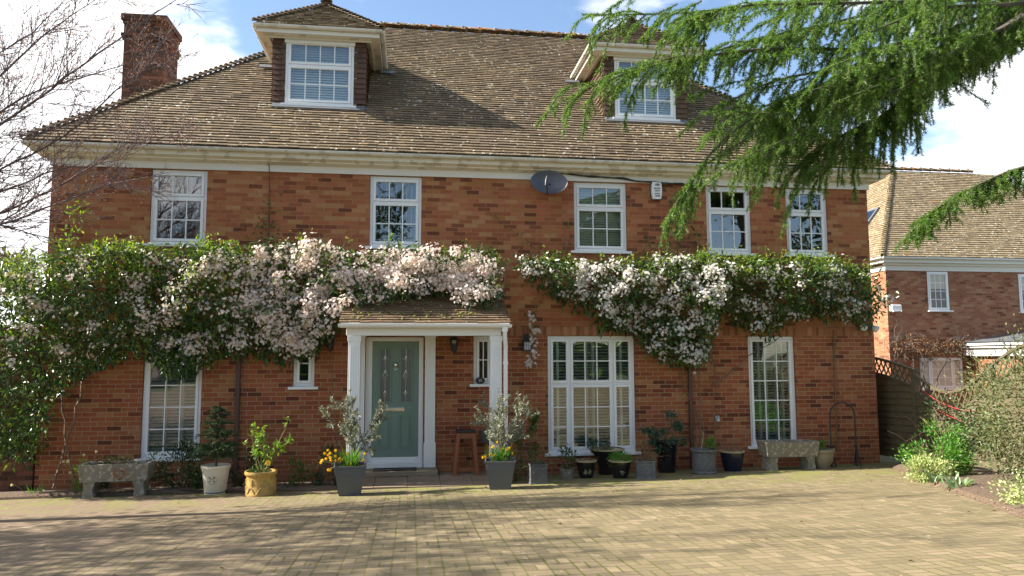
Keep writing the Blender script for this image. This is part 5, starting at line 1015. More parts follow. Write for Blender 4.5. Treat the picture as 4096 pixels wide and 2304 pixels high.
def clematis(label, poly, big, ph, nleaf, nnew, flowers, fm, seed, porch, group, topnew, basep, stemrun):
    rg = rg_(seed); sp = span(poly); t = thing('flowering_clematis', label, 'clematis', (basep[0], -.15, 0), group); off = np.array([basep[0], -.15, 0])
    P2 = sample(poly, nleaf, rg); d, tt = thick(P2, sp, big, ph, porch); dep = d*np.sqrt(rg.uniform(.02, 1, nleaf)); P = np.stack([P2[:, 0]+rg.normal(0, .05, nleaf), -dep, P2[:, 1]+rg.normal(0, .04, nleaf)], -1)
    D = rg.normal(0, .55, (nleaf, 3))+np.array([0, -.45, -.75])+np.stack([0*tt, 0*tt, tt*.7], -1); Nn = rg.normal(0, .45, (nleaf, 3))+np.array([0, -.9, .7])
    V, F = leaves(P-off, D, Nn, rg.uniform(.085, .155, nleaf), rg.uniform(.032, .050, nleaf), .10, .12); npmesh('foliage', V, F, M['clem'], t)
    # fresh yellow-green growth along the top and here and there over the face
    Q2 = sample(poly, nnew*5, rg); d, tt = thick(Q2, sp, big, ph, porch); w = np.clip(tt*1.5-.7, .05, 1)*topnew(Q2)*(vnoise(Q2, 2.9, ph+5) > -.15); k = rg.uniform(size=len(Q2)) < w; Q2, d, tt = Q2[k][:nnew], d[k][:nnew], tt[k][:nnew]; m = len(Q2)
    P = np.stack([Q2[:, 0], -d*rg.uniform(.75, 1.12, m), Q2[:, 1]+rg.exponential(.05, m)*(tt > .85)], -1); V, F = leaves(P-off, rg.normal(0, .7, (m, 3))+[0, -.3, .0], rg.normal(0, .5, (m, 3))+[0, -.5, .8], rg.uniform(.05, .095, m), rg.uniform(.02, .032, m), .1, .1); npmesh('new_growth', V, F, M['clem_new'], t)
    VF = []; CB = []
    for fp, ncl, per, sd in flowers:
        C2 = sample(fp, ncl, rg); C2 = C2[inpoly(C2, poly)]; ncl = len(C2); d, tt = thick(C2, sp, big, ph, porch); d = d*rg.uniform(.86, 1.06, ncl); r = rg.uniform(.5, 1.1, ncl)
        n = np.maximum(3, (per*r*r).astype(int)); idx = np.repeat(np.arange(ncl), n); m = len(idx); g = rg.normal(size=(m, 3))*np.array([sd, sd*.55, sd*.8])*r[idx][:, None]
        P = np.stack([C2[idx, 0], -d[idx]-.02, C2[idx, 1]], -1)+g; Nn = unit(g*[1, .6, 1])*.9+rg.normal(0, .55, (m, 3))+np.array([-.15, -.75, .45]); VF.append(stars(P-off, Nn, rg.uniform(.024, .036, m), 5, .55, .18, rg))
        k = rg.uniform(size=m) < .16; CB.append(P[k]+rg.normal(0, .03, (k.sum(), 3)))
    V, F = join(VF); tag(npmesh('blossom', V, F, M[fm], t), kind='stuff')
    P = np.concatenate(CB); m = len(P); V, F = stars(P-off, rg.normal(size=(m, 3)), .011, 4, 1.3, .8, rg); tag(npmesh('flower_buds', V, F, M['bud_cream'], t), kind='stuff')
    # bare twining stems up the wall, tendrils above the mass
    polys = []; rads = []
    for a, bq, r0 in stemrun:
        m = 12; L = np.linspace(0, 1, m)[:, None]; c = np.array(a)*(1-L)+np.array(bq)*L; wv = rg.normal(0, .045, (m, 3)); wv[:, 1] *= .3; wv[0] = wv[-1] = 0; c = c+np.cumsum(wv, 0)*.55; c[:, 1] = np.minimum(c[:, 1], -.015); polys.append(c-off); rads.append(np.linspace(r0, r0*.6, m))
    xs, lo, hi = sp
    EX = []
    for k in range(int((xs[-1]-xs[0])*9)):
        x = rg.uniform(xs[0]+.1, xs[-1]-.1); z = np.interp(x, xs, hi)-.15; c = curve((x, -rg.uniform(.05, .75)*big, z), (rg.normal(0, .8), -.15, rg.uniform(.2, 1)), rg.uniform(.18, .55), 7, .45, .2, rg); polys.append(c-off); rads.append(np.full(8, .0035))
        m = 16; q = c[rg.integers(2, 8, m)]+rg.normal(0, .02, (m, 3)); EX.append(leaves(q-off, rg.normal(0, .8, (m, 3)), rg.normal(0, .6, (m, 3))+[0, -.6, .6], rg.uniform(.04, .085, m), rg.uniform(.016, .028, m)))
    V, F = tubes(polys, rads, 5); npmesh('stems', V, F, M['stem'], t); V, F = join(EX); npmesh('tendril_leaves', V, F, M['clem_new'], t)
    return t
CG = 'evergreen clematis trained along the brick front'
cl1 = clematis('huge pink flowered clematis spreading over the porch roof and left wall', PL, .86, .4, 16000, 4600, [(FA, 190, 58, .095), (FA, 120, 14, .05), (FB, 62, 40, .085), (FB, 50, 8, .045), (FC, 60, 26, .075), (FC, 40, 6, .04)], 'blos_pink', 71, True, CG, lambda q: np.where(q[:, 0] < -2.6, 1.0, .15), (-5.2, 0, 0),
    [((-5.6, -.3, .05), (-5.2, -.12, 2.4), .022), ((-5.3, -.3, .05), (-5.7, -.1, 2.2), .016), ((-1.25, -.25, .1), (-1.5, -.08, 2.5), .012)])
cl2 = clematis('white flowered clematis in a long swag between upper and lower right windows', PR, .72, 2.1, 8800, 3600, [(FR1, 100, 40, .085), (FR1, 90, 8, .045), (FR2, 55, 30, .08), (FR2, 60, 6, .045)], 'blos_white', 72, False, CG, lambda q: np.where(q[:, 0] > 5.0, 1.0, .45), (5.3, 0, 0),
    [((5.15, -.12, .1), (5.35, -.05, 2.5), .016), ((5.45, -.12, .1), (5.6, -.04, 1.5), .014), ((5.6, -.04, 1.5), (5.35, -.06, 2.6), .012), ((5.4, -.1, .6), (4.95, -.04, 1.6), .009), ((5.5, -.05, 1.6), (6.75, -.06, 2.62), .012), ((5.2, -.08, .9), (4.8, -.05, 2.2), .008), ((5.35, -.08, .3), (5.75, -.05, 1.2), .010)])
# ---- single shoots running up the wall
def sprig(parent, label_, pts, n, L, m, seed, spread):
    rg = rg_(seed); P = []
    for a, bq in zip(pts, pts[1:]): q = rg.uniform(size=n)[:, None]; P.append(np.array(a)*(1-q)+np.array(bq)*q)
    P = np.concatenate(P); P = P+rg.normal(0, 1, P.shape)*np.array([spread, spread*.35, spread]); P[:, 1] = np.minimum(P[:, 1], -.02); k = len(P); off = np.array(parent.location)
    V, F = leaves(P-off, rg.normal(0, .6, (k, 3))+[0, -.25, -.5], rg.normal(0, .4, (k, 3))+[0, -.9, .5], L*rg.uniform(.7, 1.2, k), L*.34, .1, .1); npmesh(label_, V, F, M[m], parent)
    V, F = tubes([np.array(pts)-off], [.005], 4); npmesh('climbing_stem', V, F, M['stem_green'], parent)
sprig(cl2, 'wall_leaves', [(4.75, -.05, 3.85), (4.95, -.05, 4.5), (4.85, -.05, 5.2)], 90, .085, 'clem', 73, .13)
sprig(cl2, 'wall_leaves', [(5.35, -.05, 3.8), (5.25, -.05, 4.5)], 60, .085, 'clem', 74, .11)
sprig(cl2, 'wall_leaves', [(4.2, -.05, 3.8), (4.35, -.05, 4.3)], 34, .085, 'clem', 75, .10)
sprig(cl2, 'wall_leaves', [(2.3, -.05, 3.9), (2.0, -.04, 4.2), (1.4, -.04, 4.7)], 14, .07, 'clem', 76, .08)
sprig(cl2, 'wall_leaves', [(2.75, -.05, 3.9), (2.85, -.04, 4.7)], 14, .07, 'clem', 77, .06)
sprig(cl1, 'wall_leaves', [(-2.75, -.05, 3.95), (-2.45, -.04, 4.3), (-2.6, -.04, 4.75)], 42, .08, 'clem', 78, .13)
sprig(cl1, 'new_shoot', [(-5.72, -.15, 3.7), (-5.62, -.12, 4.2), (-5.5, -.10, 4.75)], 48, .10, 'clem_new', 79, .09)
# the loose chain of white stars by the solar lantern
rg = rg_(80); C = np.array([(2.12, -.16, 2.78), (2.17, -.18, 2.56), (2.10, -.2, 2.36), (2.16, -.18, 2.16), (2.07, -.16, 1.98)]); off = np.array(cl2.location); idx = np.repeat(np.arange(5), 16); P = C[idx]+rg.normal(0, .045, (80, 3)); V, F = stars(P-off, rg.normal(0, .5, (80, 3))+[0, -1, .3], .034, 5, .5, .15, rg); tag(npmesh('blossom', V, F, M['blos_white'], cl2), kind='stuff')
sprig(cl2, 'wall_leaves', [(2.25, -.08, 3.2), (2.12, -.10, 2.7), (2.16, -.12, 2.3), (2.08, -.12, 1.95)], 12, .08, 'clem', 81, .06)

# ------------------------------------------------------------------ garden wall on the west, timber fence on the east
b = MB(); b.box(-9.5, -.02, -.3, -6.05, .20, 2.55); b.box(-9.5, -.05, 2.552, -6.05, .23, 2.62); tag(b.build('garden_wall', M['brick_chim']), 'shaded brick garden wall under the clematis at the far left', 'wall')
fence = thing('timber_fence', 'weathered timber panel fence with arched trellis top along the right boundary', 'fence', (9.2, -.6, 0)); FX = 9.2
posts = [1.3, -.56, -2.38, -4.2, -6.02, -7.84, -9.66]
def top(k, q): return (1.72+.30*math.sin(math.pi*(1-q)*.5) if k == 0 else 1.62-.34*math.sin(math.pi*q) if k % 2 == 1 else 1.70+.28*math.sin(math.pi*q))
for y in posts[1:]:
    z = Z0(FX, y); b = MB(); b.box(-.045, y+.6-.045, z-.1, .045, y+.6+.045, z+1.70); b.box(-.055, y+.6-.055, z+1.702, .055, y+.6+.055, z+1.73); b.build('post', M['fence'], fence, bevel=.006)
for k, (ya, yb) in enumerate(zip(posts, posts[1:])):
    b = MB(); n = 12; y0, y1 = ya-.05, yb+.05; zb = [Z0(FX, ya), Z0(FX, yb)]; g = lambda q: zb[0]*(1-q)+zb[1]*q
    for i in range(n):                       # overlapping horizontal slats, trimmed below the arched rail
        for h0 in np.arange(.06, 1.75, .125):
            h1 = h0+.14; qs = [i/n, (i+1)/n]; cut = [top(k, q)-.30 for q in qs]
            if h0 > min(cut): continue
            zz = [min(h1, c) for c in cut]; yy = [y0+(y1-y0)*q+.6 for q in qs]
            b.q((-.030, yy[0], g(qs[0])+h0), (-.030, yy[1], g(qs[1])+h0), (-.004, yy[1], g(qs[1])+zz[1]), (-.004, yy[0], g(qs[0])+zz[0])); b.q((.012, yy[0], g(qs[0])+h0), (.008, yy[0], g(qs[0])+zz[0]), (.008, yy[1], g(qs[1])+zz[1]), (.012, yy[1], g(qs[1])+h0))
            b.q((-.030, yy[0], g(qs[0])+h0), (.012, yy[0], g(qs[0])+h0), (.012, yy[1], g(qs[1])+h0), (-.030, yy[1], g(qs[1])+h0))
    b.build('panel', M['fence'], fence)
    t_ = MB(); m = 14
    for o in (0, -.30):
        pts = [(-.012, y0+(y1-y0)*q+.6, g(q)+top(k, q)+o) for q in np.linspace(0, 1, m)]
        for p, q in zip(pts, pts[1:]): p, q = np.array(p), np.array(q); t_.obox((p+q)/2, (q-p)/2*1.02, (.026, 0, 0), (0, 0, .022))
    for i in range(13):
        for s in (-1, 1):
            q0 = (i+.5)/13; q1 = q0+s*.10
            if not 0 <= q1 <= 1: continue
            p = np.array((-.012-.006*s, y0+(y1-y0)*q0+.6, g(q0)+top(k, q0)-.29)); q = np.array((-.012-.006*s, y0+(y1-y0)*q1+.6, g(q1)+top(k, q1)-.01)); t_.obox((p+q)/2, (q-p)/2, (.006, 0, 0), unit(np.cross(q-p, (1, 0, 0)))*.013)
    t_.build('trellis', M['fence'], fence)
rg = rg_(90)
for k, (p, q, s_) in enumerate((((9.14, -.70, 1.55), (9.12, -2.2, 1.20), .22), ((9.14, -.75, 1.32), (9.12, -2.25, .95), .12))):
    L = np.linspace(0, 1, 12)[:, None]; c = np.array(p)*(1-L)+np.array(q)*L; c[:, 2] -= s_*np.sin(np.pi*L[:, 0])*.6; tag(MB().tube(c, .007, 5).build('red_cord', M['red_cord'], smooth=True), ('upper' if k == 0 else 'lower')+' of two red cords sagging across the dark fence panel', 'cord', 'red cords on the fence')
t = plant('fence_climber', 'dark climber massed over the dipped trellis fence panel', 'climber', (9.1, -1.6, .4)); V, F = bushy((-.04, 0, .55), (.12, .80, .55), 1700, .07, .03, rg, -.2, 22, .3); npmesh('foliage', V, F, M['dark_leaf'], t); V, F = bushy((-.05, -.80, .55), (.10, .22, .40), 120, .10, .04, rg, -.3, 9); npmesh('pale_leaves', V, F, M['mid_leaf'], t)
polys = [curve((-.02, rg.normal(0, .5), -.3), (rg.normal(0, .1), rg.normal(0, .5), 1), 1.1, 7, .1, .15, rg) for k in range(8)]; V, F = tubes(polys, [.008]*8, 5); npmesh('stems', V, F, M['stem'], t)
# shrub border in front of the fence
def border(name, label, cat, x, y, rad, n, L, Wd, m, seed, clumps=30, spread=.28, lift=.5, stems=12, wisps=0): return shrub(name, label, cat, x, y, Z0(x, y)+.03, rad, n, L, Wd, m, seed, stems, 'stem', 0, 'shrubs in the right border', lift, clumps, spread, wisps)
border('euphorbia', 'vivid green bushy euphorbia in front of the dark fence', 'euphorbia', 7.92, -2.75, (.55, .45, .52), 4600, .060, .022, 'bright_leaf', 101, 34, .24, .5, 26)
border('variegated_euonymus', 'low cream variegated shrub at the foot of the vivid green euphorbia', 'euonymus', 7.50, -3.0, (.40, .32, .22), 2200, .040, .022, 'varieg', 102, 26, .3, .5)
border('variegated_euonymus', 'cream variegated shrub spilling onto the paving at the right edge', 'euonymus', 6.75, -5.85, (.42, .60, .24), 2200, .042, .022, 'varieg', 103, 40, .3, .5)
border('evergreen_shrub', 'large grey green small leaved shrub against the right fence', 'shrub', 8.15, -4.45, (.95, 1.15, 1.15), 14000, .055, .021, 'sage_leaf', 104, 80, .24, .80, 26, 34)
border('evergreen_shrub', 'olive green shrub at the right edge behind the variegated plant', 'shrub', 7.75, -6.2, (.65, .8, .72), 5000, .055, .020, 'sage_leaf', 105, 50, .26, .7, 16, 12)
for x, y, sd, lab in ((7.22, -3.55, 106, 'broad grey green tulip leaves standing alone in the bark mulch'), (7.05, -4.15, 107, 'wider clump of grey green tulip leaves under the big shrub')):
    rg = rg_(sd); t = plant('tulip_leaves', lab, 'tulips', (x, y, Z0(x, y)+.03), 'tulip clumps in the right border'); V, F = blades((0, 0, 0), 14 if sd == 106 else 22, .24, .22 if sd == 106 else .42, rg, .05, .6); npmesh('leaves', V, F, M['tulip'], t)
# bark chips, fallen leaves
rg = rg_(110); n = 2600; P = np.stack([rg.uniform(5.6, 8.9, n), rg.uniform(-7.4, -1.1, n)], -1); ed = np.interp(P[:, 1], [-7.6, -6.4, -5.3, -4.4, -3.0, -2.1, -1.05], [5.6, 6.0, 6.5, 6.85, 7.45, 7.85, 8.3]); P = P[P[:, 0] > ed-.22*rg.exponential(.5, n)]; m = len(P); P = np.stack([P[:, 0], P[:, 1], gz(P[:, 0], P[:, 1])+.035+.03*(P[:, 0] > np.interp(P[:, 1], [-7.6, -6.4, -5.3, -4.4, -3.0, -2.1, -1.05], [5.6, 6.0, 6.5, 6.85, 7.45, 7.85, 8.3])+.1)-.022*(P[:, 0] < np.interp(P[:, 1], [-7.6, -6.4, -5.3, -4.4, -3.0, -2.1, -1.05], [5.6, 6.0, 6.5, 6.85, 7.45, 7.85, 8.3]))], -1)
V, F = leaves(P, rg.normal(0, 1, (m, 3))*[1, 1, .15], rg.normal(0, .25, (m, 3))+[0, 0, 1], rg.uniform(.02, .06, m), rg.uniform(.012, .025, m)); tag(npmesh('bark_chips', V, F, M['litter']), kind='stuff')
n = 230; x = rg.uniform(-5.5, 8, n); y = np.where(rg.uniform(size=n) < .45, rg.uniform(-1.3, -.4, n), rg.uniform(-9.5, -1, n)); P = np.stack([x, y, gz(x, y)+.012], -1); V, F = leaves(P, rg.normal(0, 1, (n, 3))*[1, 1, .2], rg.normal(0, .35, (n, 3))+[0, 0, 1], rg.uniform(.025, .055, n), rg.uniform(.018, .03, n), .3, .2); tag(npmesh('leaf_litter', V, F, M['dead']), kind='stuff')

# ------------------------------------------------------------------ neighbouring house
nb = thing('neighbour_house', 'neighbouring brick house with lichened hip roof beyond the fence', 'house', (15.4, 9, 0)); o = (15.4, 9, 0)
NX0, NX1, NY0, NY1, NE = 0.05, 10.5, 0.0, 7.0, 5.30
b = MB(); b.box(NX0, NY0, -.5, NX1, NY1, NE); b.build('wall', M['brick_nb'], nb)
b = MB(); b.box(NX0-.03, -.035, 4.92, NX1+.03, -.002, 5.09); b.box(NX0-.034, -.034, 4.92, NX0-.002, NY1, 5.088); b.box(NX0-.10, -.12, 5.09, NX1+.1, -.01, 5.16); b.box(NX0-.22, -.24, 5.162, NX1+.2, NY1+.2, 5.30); b.build('frieze_board', M['frieze'], nb)
b = MB(); gutter_run(b, (NX0-.30, -.31, 5.33), (NX1+.3, -.31, 5.33), (0, -1, 0), .06, 1.3); gutter_run(b, (NX0-.30, -.31, 5.33), (NX0-.30, NY1+.3, 5.33), (-1, 0, 0), .06, 1.3); b.build('gutter', M['upvc'], nb, smooth=True)
ph = math.atan2(3.85, 3.45); c, s = math.cos(ph), math.sin(ph); ex0, ey0, zt = NX0-.32, -.33, 5.34; phl = math.atan2(3.85, 3.05); cl_, sl2 = math.cos(phl), math.sin(phl); kx = 3.05/3.45
b = MB(); A = [(ex0, ey0, zt-.02), (NX1+.3, ey0, zt-.02), (NX1+.3, 7.2, zt-.02), (ex0, 7.2, zt-.02)]; Ra, Rb = (ex0+3.05, ey0+3.45, zt+3.83), (ex0+6.5, ey0+3.45, zt+3.83); b.q(A[0], A[1], Rb, Ra); b.q(A[1], A[2], Rb); b.q(A[2], A[3], Ra, Rb); b.q(A[3], A[0], Ra); nr = b.build('roof', M['tile_nb'], nb)
tiles('roof_tiles', (ex0, ey0, zt), (1, 0, 0), (0, c, s), (0, -s, c), int(3.45/c/.115), .115, .168, lambda q: q*c*kx, lambda q: NX1+.3-ex0-q*c*1.15, M['tile_nb'], nr, .024, seed=201)
tiles('roof_tiles', (ex0, 7.2, zt), (0, -1, 0), (cl_, 0, sl2), (-sl2, 0, cl_), int(3.05/cl_/.115), .115, .168, lambda q: q*cl_, lambda q: 7.2-ey0-q*cl_/kx, M['tile_nb'], nr, .024, seed=202)
hips('hip_tiles', (ex0, ey0, zt+.03), (ex0+3.05, ey0+3.45, zt+3.88), .13, .11, M['tile_nb'], nr, arc=2.0); hips('ridge_tiles', (ex0+3.0, ey0+3.45, zt+3.90), (ex0+6.5, ey0+3.45, zt+3.90), .4, .14, M['tile_ridge'], nr)
# roof light on the west slope
pm = np.array([ex0, 2.4, zt])+2.15*np.array([cl_, 0, sl2])+.05*np.array([-sl2, 0, cl_]); b = MB(); b.obox(pm, .5*np.array([cl_, 0, sl2]), (0, .45, 0), .06*np.array([-sl2, 0, cl_])); rl = b.build('roof_light', M['lead'], nr); b = MB(); pm2 = pm+.064*np.array([-sl2, 0, cl_]); b.obox(pm2, .40*np.array([cl_, 0, sl2]), (0, .36, 0), .003*np.array([-sl2, 0, cl_])); b.build('roof_light_glass', M['glass'], nr)
def nwin(x0, x1, z0, z1, rows_, cols_, panes): return window('window', nb, (x0-15.4, x1-15.4, z0, z1), -.07, rows_, cols_, panes, vent=False, border=.05)
for (x0, x1, z0, z1) in ((16.92, 17.68, 3.60, 4.90), (20.30, 21.1, 3.57, 4.86)):
    w = nwin(x0, x1, z0, z1, [0, 1], [0, 1], [[(3, 4)]]); MB().box(x0-15.36, -.008, z0+.72, x1-15.44, -.004, z1-.05).build('roller_blind', M['drape'], w)
    MB().box(x0-15.36, -.006, z0+.05, x1-15.44, -.002, z0+.72).build('backing', M['room'], w)
w = nwin(16.49, 18.02, 1.03, 2.05, [0, 1], [0, .22, .78, 1], [[(1, 3), (3, 3), (1, 3)]]); MB().box(1.15, -.008, 1.1, 2.55, -.004, 2.0).build('curtain', M['drape'], w)
b = MB(); b.box(.10, -.16, 3.56, .46, -.004, 3.78); b.box(.13, -.165, 3.55, .43, -.1605, 3.57); b.build('vent_box', M['upvc'], nb, bevel=.03)
b = MB(); b.box(-.01, -.02, 2.22, NX1, -.003, 2.26); b.build('string_course', M['brick_nb'], nb)
# projecting wing with a white entablature and lead roof
b = MB(); b.box(2.85, -4.6, -.5, 9.0, -.002, 2.10); b.build('wing', M['brick_nb'], nb)
b = MB(); b.box(2.70, -4.75, 2.102, 9.1, -.003, 2.36); b.box(2.6, -4.85, 2.362, 9.2, -.004, 2.44); b.box(2.53, -4.92, 2.442, 9.3, -.005, 2.54); b.build('entablature', M['paint'], nb)
b = MB(); P = [(2.48, -4.97, 2.542), (9.3, -4.97, 2.542), (9.3, -.006, 2.542), (2.48, -.006, 2.542)]; T2 = [(5.2, -2.5, 2.95), (8.0, -2.5, 2.95), (8.0, -.006, 2.95), (5.2, -.006, 2.95)]
for k in range(4): b.q(P[k], P[(k+1) % 4], T2[(k+1) % 4], T2[k])
b.q(*T2); b.build('lead_roof', M['lead'], nb)
rg = rg_(120); t = plant('bare_climber', 'leafless brown climber massed on the neighbouring wall above its low window', 'climber', (15.9, 8.85, 0)); polys = []; rads = []
for k in range(7): c = curve((rg.uniform(-.6, 1.2), 0, .3), (rg.normal(0, .15), 0, 1), rg.uniform(1.7, 2.2), 8, 0, .08, rg); polys.append(c); rads.append(np.linspace(.03, .015, 9))
for k in range(130): c = curve((rg.uniform(-.7, 2.6), rg.uniform(-.25, -.02), rg.uniform(1.95, 2.75)), (rg.normal(0, 1), rg.normal(0, .2), rg.normal(.1, .5)), rg.uniform(.3, .8), 6, .15, .25, rg); polys.append(c); rads.append(np.linspace(.012, .004, 7))
V, F = tubes(polys, rads, 4); npmesh('stems', V, F, M['bark'], t); V, F = bushy((.9, -.12, 2.4), (1.7, .15, .38), 900, .07, .035, rg, -.2, 26); npmesh('dead_leaves', V, F, M['dead'], t)

# ------------------------------------------------------------------ trees
def rscurve(pts, n):
    p = np.array(pts, float); d = np.concatenate([[0], np.cumsum(np.linalg.norm(np.diff(p, axis=0), axis=1))]); s = np.linspace(0, d[-1], n); q = np.stack([np.interp(s, d, p[:, i]) for i in range(3)], -1)
    for _ in range(2): q[1:-1] = q[1:-1]*.5+(q[:-2]+q[2:])*.25
    return q
def bare_tree(label, limbs, trunk, seed, dens, budm, group='bare trees on the west side', buds=True, lat=1.0):
    rg = rg_(seed); base = np.array(trunk[0]); t = thing('bare_tree', label, 'tree', tuple(base), group); V, F = tubes([rscurve(trunk, 10)-base], [np.linspace(.16, .10, 10)], 10); npmesh('trunk', V, F, M['bark_purple'], t, smooth=True)
    polys = []; rads = []; tw = []
    for L in limbs:
        c = rscurve(L, 22)+np.cumsum(rg.normal(0, .010, (22, 3)), 0); ln = np.linalg.norm(np.diff(c, axis=0), axis=1).sum(); polys.append(c); rads.append(np.linspace(.027, .004, 22))
        for k in range(int(ln*dens)):
            i = rg.integers(3, 21); d = unit(c[min(i+1, 21)]-c[i-1]); q = unit(np.cross(d, rg.normal(size=3)))*np.array([1, .9, 1]); dd = d*rg.uniform(.7, 1.2)+q*rg.uniform(.4, .9)*lat; l = rg.uniform(.35, 1.2)*(1.15-i/30); s = curve(c[i], dd, l, 8, -.05, .09, rg); polys.append(s); rads.append(np.linspace(.0075*(1.2-i/30), .0024, 9))
            for j in range(int(3+l*7)):
                ii = rg.integers(1, 9); d2 = unit(s[min(ii+1, 8)]-s[ii-1]); q = unit(np.cross(d2, rg.normal(size=3))); s2 = curve(s[ii], d2+q*rg.uniform(.4, .9), rg.uniform(.12, .42), 5, -.05, .10, rg); polys.append(s2); rads.append(np.linspace(.0042, .0018, 6)); tw.append(s2)
                for jj in range(2): s3 = curve(s2[rg.integers(2, 6)], unit(s2[-1]-s2[0])+rg.normal(0, .5, 3), rg.uniform(.06, .18), 3, 0, .1, rg); polys.append(s3); rads.append(np.linspace(.0028, .0015, 4)); tw.append(s3)
    V, F = tubes(polys, rads, 4); npmesh('branches', V-base, F, M['bark_purple'], t)
    if buds:
        P = []; D = []
        for s in tw: k = rg.integers(1, len(s), 3); P.append(s[k]); D.append(np.repeat(unit(s[-1]-s[0])[None], 3, 0))
        P = np.concatenate(P); D = np.concatenate(D); m = len(P); k = rg.uniform(size=m) < .55; P, D = P[k], D[k]; m = len(P); V, F = leaves(P-base, D+rg.normal(0, .5, (m, 3)), rg.normal(size=(m, 3)), rg.uniform(.014, .032, m), rg.uniform(.009, .015, m)); tag(npmesh('buds', V, F, M[budm], t), kind='stuff')
    return t
T_ = [[(-6.654, -3.2, 3.456), (-5.597, -3.2, 4.226), (-4.483, -3.1, 4.983), (-3.666, -3.0, 5.974), (-3.078, -2.9, 6.06)], [(-6.654, -3.2, 3.456), (-5.862, -3.3, 4.825), (-5.211, -3.5, 5.419), (-4.541, -3.6, 6.086), (-3.702, -3.6, 6.784)], [(-6.654, -3.2, 3.456), (-5.581, -3.1, 3.975), (-4.693, -3.0, 4.509), (-3.71, -2.8, 4.777)],
 [(-6.647, -3.2, 3.358), (-5.114, -3.0, 3.785), (-4.531, -2.8, 4.104), (-3.742, -2.7, 4.436), (-3.407, -2.6, 4.499)], [(-6.662, -3.2, 3.554), (-6.104, -3.4, 5.07), (-5.533, -3.7, 6.134), (-5.021, -3.9, 7.019)], [(-6.654, -3.2, 3.456), (-5.391, -3.5, 4.588), (-4.268, -3.8, 5.411), (-3.231, -4.0, 6.16), (-2.547, -4.0, 6.695)], [(-6.662, -3.2, 3.554), (-6.048, -3.0, 5.586), (-5.041, -2.8, 6.535), (-4.597, -2.7, 7.158)],
 [(-6.647, -3.2, 3.358), (-5.568, -2.8, 3.775), (-4.865, -2.6, 4.248), (-4.006, -2.4, 4.949), (-3.29, -2.3, 5.19)], [(-6.662, -3.2, 3.554), (-5.845, -3.5, 4.572), (-4.741, -3.6, 5.389), (-3.802, -3.6, 5.752), (-2.976, -3.7, 6.011)], [(-6.647, -3.2, 3.358), (-5.555, -3.0, 3.575), (-4.954, -2.8, 4.194), (-4.745, -2.7, 4.61)], [(-6.66, -3.2, 3.5), (-7.6, -3.8, 5.0), (-8.3, -4.4, 6.8)]]
bare_tree('purplish bare tree with reddish spring buds reaching in at the upper left', T_, [(-6.95, -3.3, .1), (-6.9, -3.25, 1.6), (-6.654, -3.2, 3.5)], 131, 7.5, 'bud_red')
b2l = []
rg = rg_(132)
for k in range(12): a = rg.uniform(0, 2*math.pi); b2l.append([(-10.6, -5.6, 3.0), (-10.6+math.cos(a)*.9, -5.2+math.sin(a)*.9, 5.0), (-10.6+math.cos(a)*2.1, -5.0+math.sin(a)*2.0, 7.6+rg.uniform(-.3, 1.3)), (-10.6+math.cos(a)*2.9, -5.0+math.sin(a)*2.6, 9.2+rg.uniform(0, 2.4))])
bare_tree('second bare tree standing further left outside the picture', b2l, [(-10.6, -5.6, .2), (-10.55, -5.6, 1.6), (-10.6, -5.6, 3.1)], 133, 3.2, 'bud_red', buds=False)
def leafy_tree(name, label, x, y, trunk_h, crad, cz, n, L, m, seed, clumps=60, group=None, cat='tree', spread=.22):
    rg = rg_(seed); z = float(gz(x, y)); t = thing(name, label, cat, (x, y, z), group); polys = [curve((0, 0, -.1), (0, 0, 1), trunk_h+crad[2]*.6, 8, 0, .03, rg)]; rads = [np.linspace(max(.06, crad[0]*.09), .03, 9)]
    for k in range(9): s = polys[0][rg.integers(4, 8)]; polys.append(curve(s, (rg.normal(), rg.normal(), .6), crad[0]*.85, 6, 0, .1, rg)); rads.append(np.linspace(.05, .012, 7))
    V, F = tubes(polys, rads, 7); npmesh('trunk', V, F, M['bark'], t, smooth=True); V, F = bushy((0, 0, cz), crad, n, L, L*.5, rg, 0, clumps, spread); npmesh('crown', V, F, M[m], t); return t
leafy_tree('evergreen_bush', 'rounded evergreen bush beyond the house at the far left', -10.6, 7.5, 1.2, (1.5, 1.4, 1.6), 3.4, 6000, .16, 'sage_leaf', 141)
leafy_tree('evergreen_bush', 'darker evergreen outside the picture on the left of the drive', -11.2, -5.9, 3.0, (2.8, 3.2, 3.3), 6.1, 12500, .15, 'dark_leaf', 142, 70, spread=.28)
rg = rg_(143); lm = []
for k in range(12): a = rg.uniform(0, 2*math.pi); lm.append([(-12.2, 6, 2.2), (-12.2+math.cos(a)*.7, 6+math.sin(a)*.5, 3.6), (-12.2+math.cos(a)*1.8, 6+math.sin(a)*1.2, 5+rg.uniform(-.8, 1.2))])
bare_tree('thin bare tree far behind the garden wall at the left', lm, [(-12.2, 6, 0), (-12.2, 6, 1.2), (-12.2, 6, 2.3)], 144, 3.0, 'bud_red', buds=False)

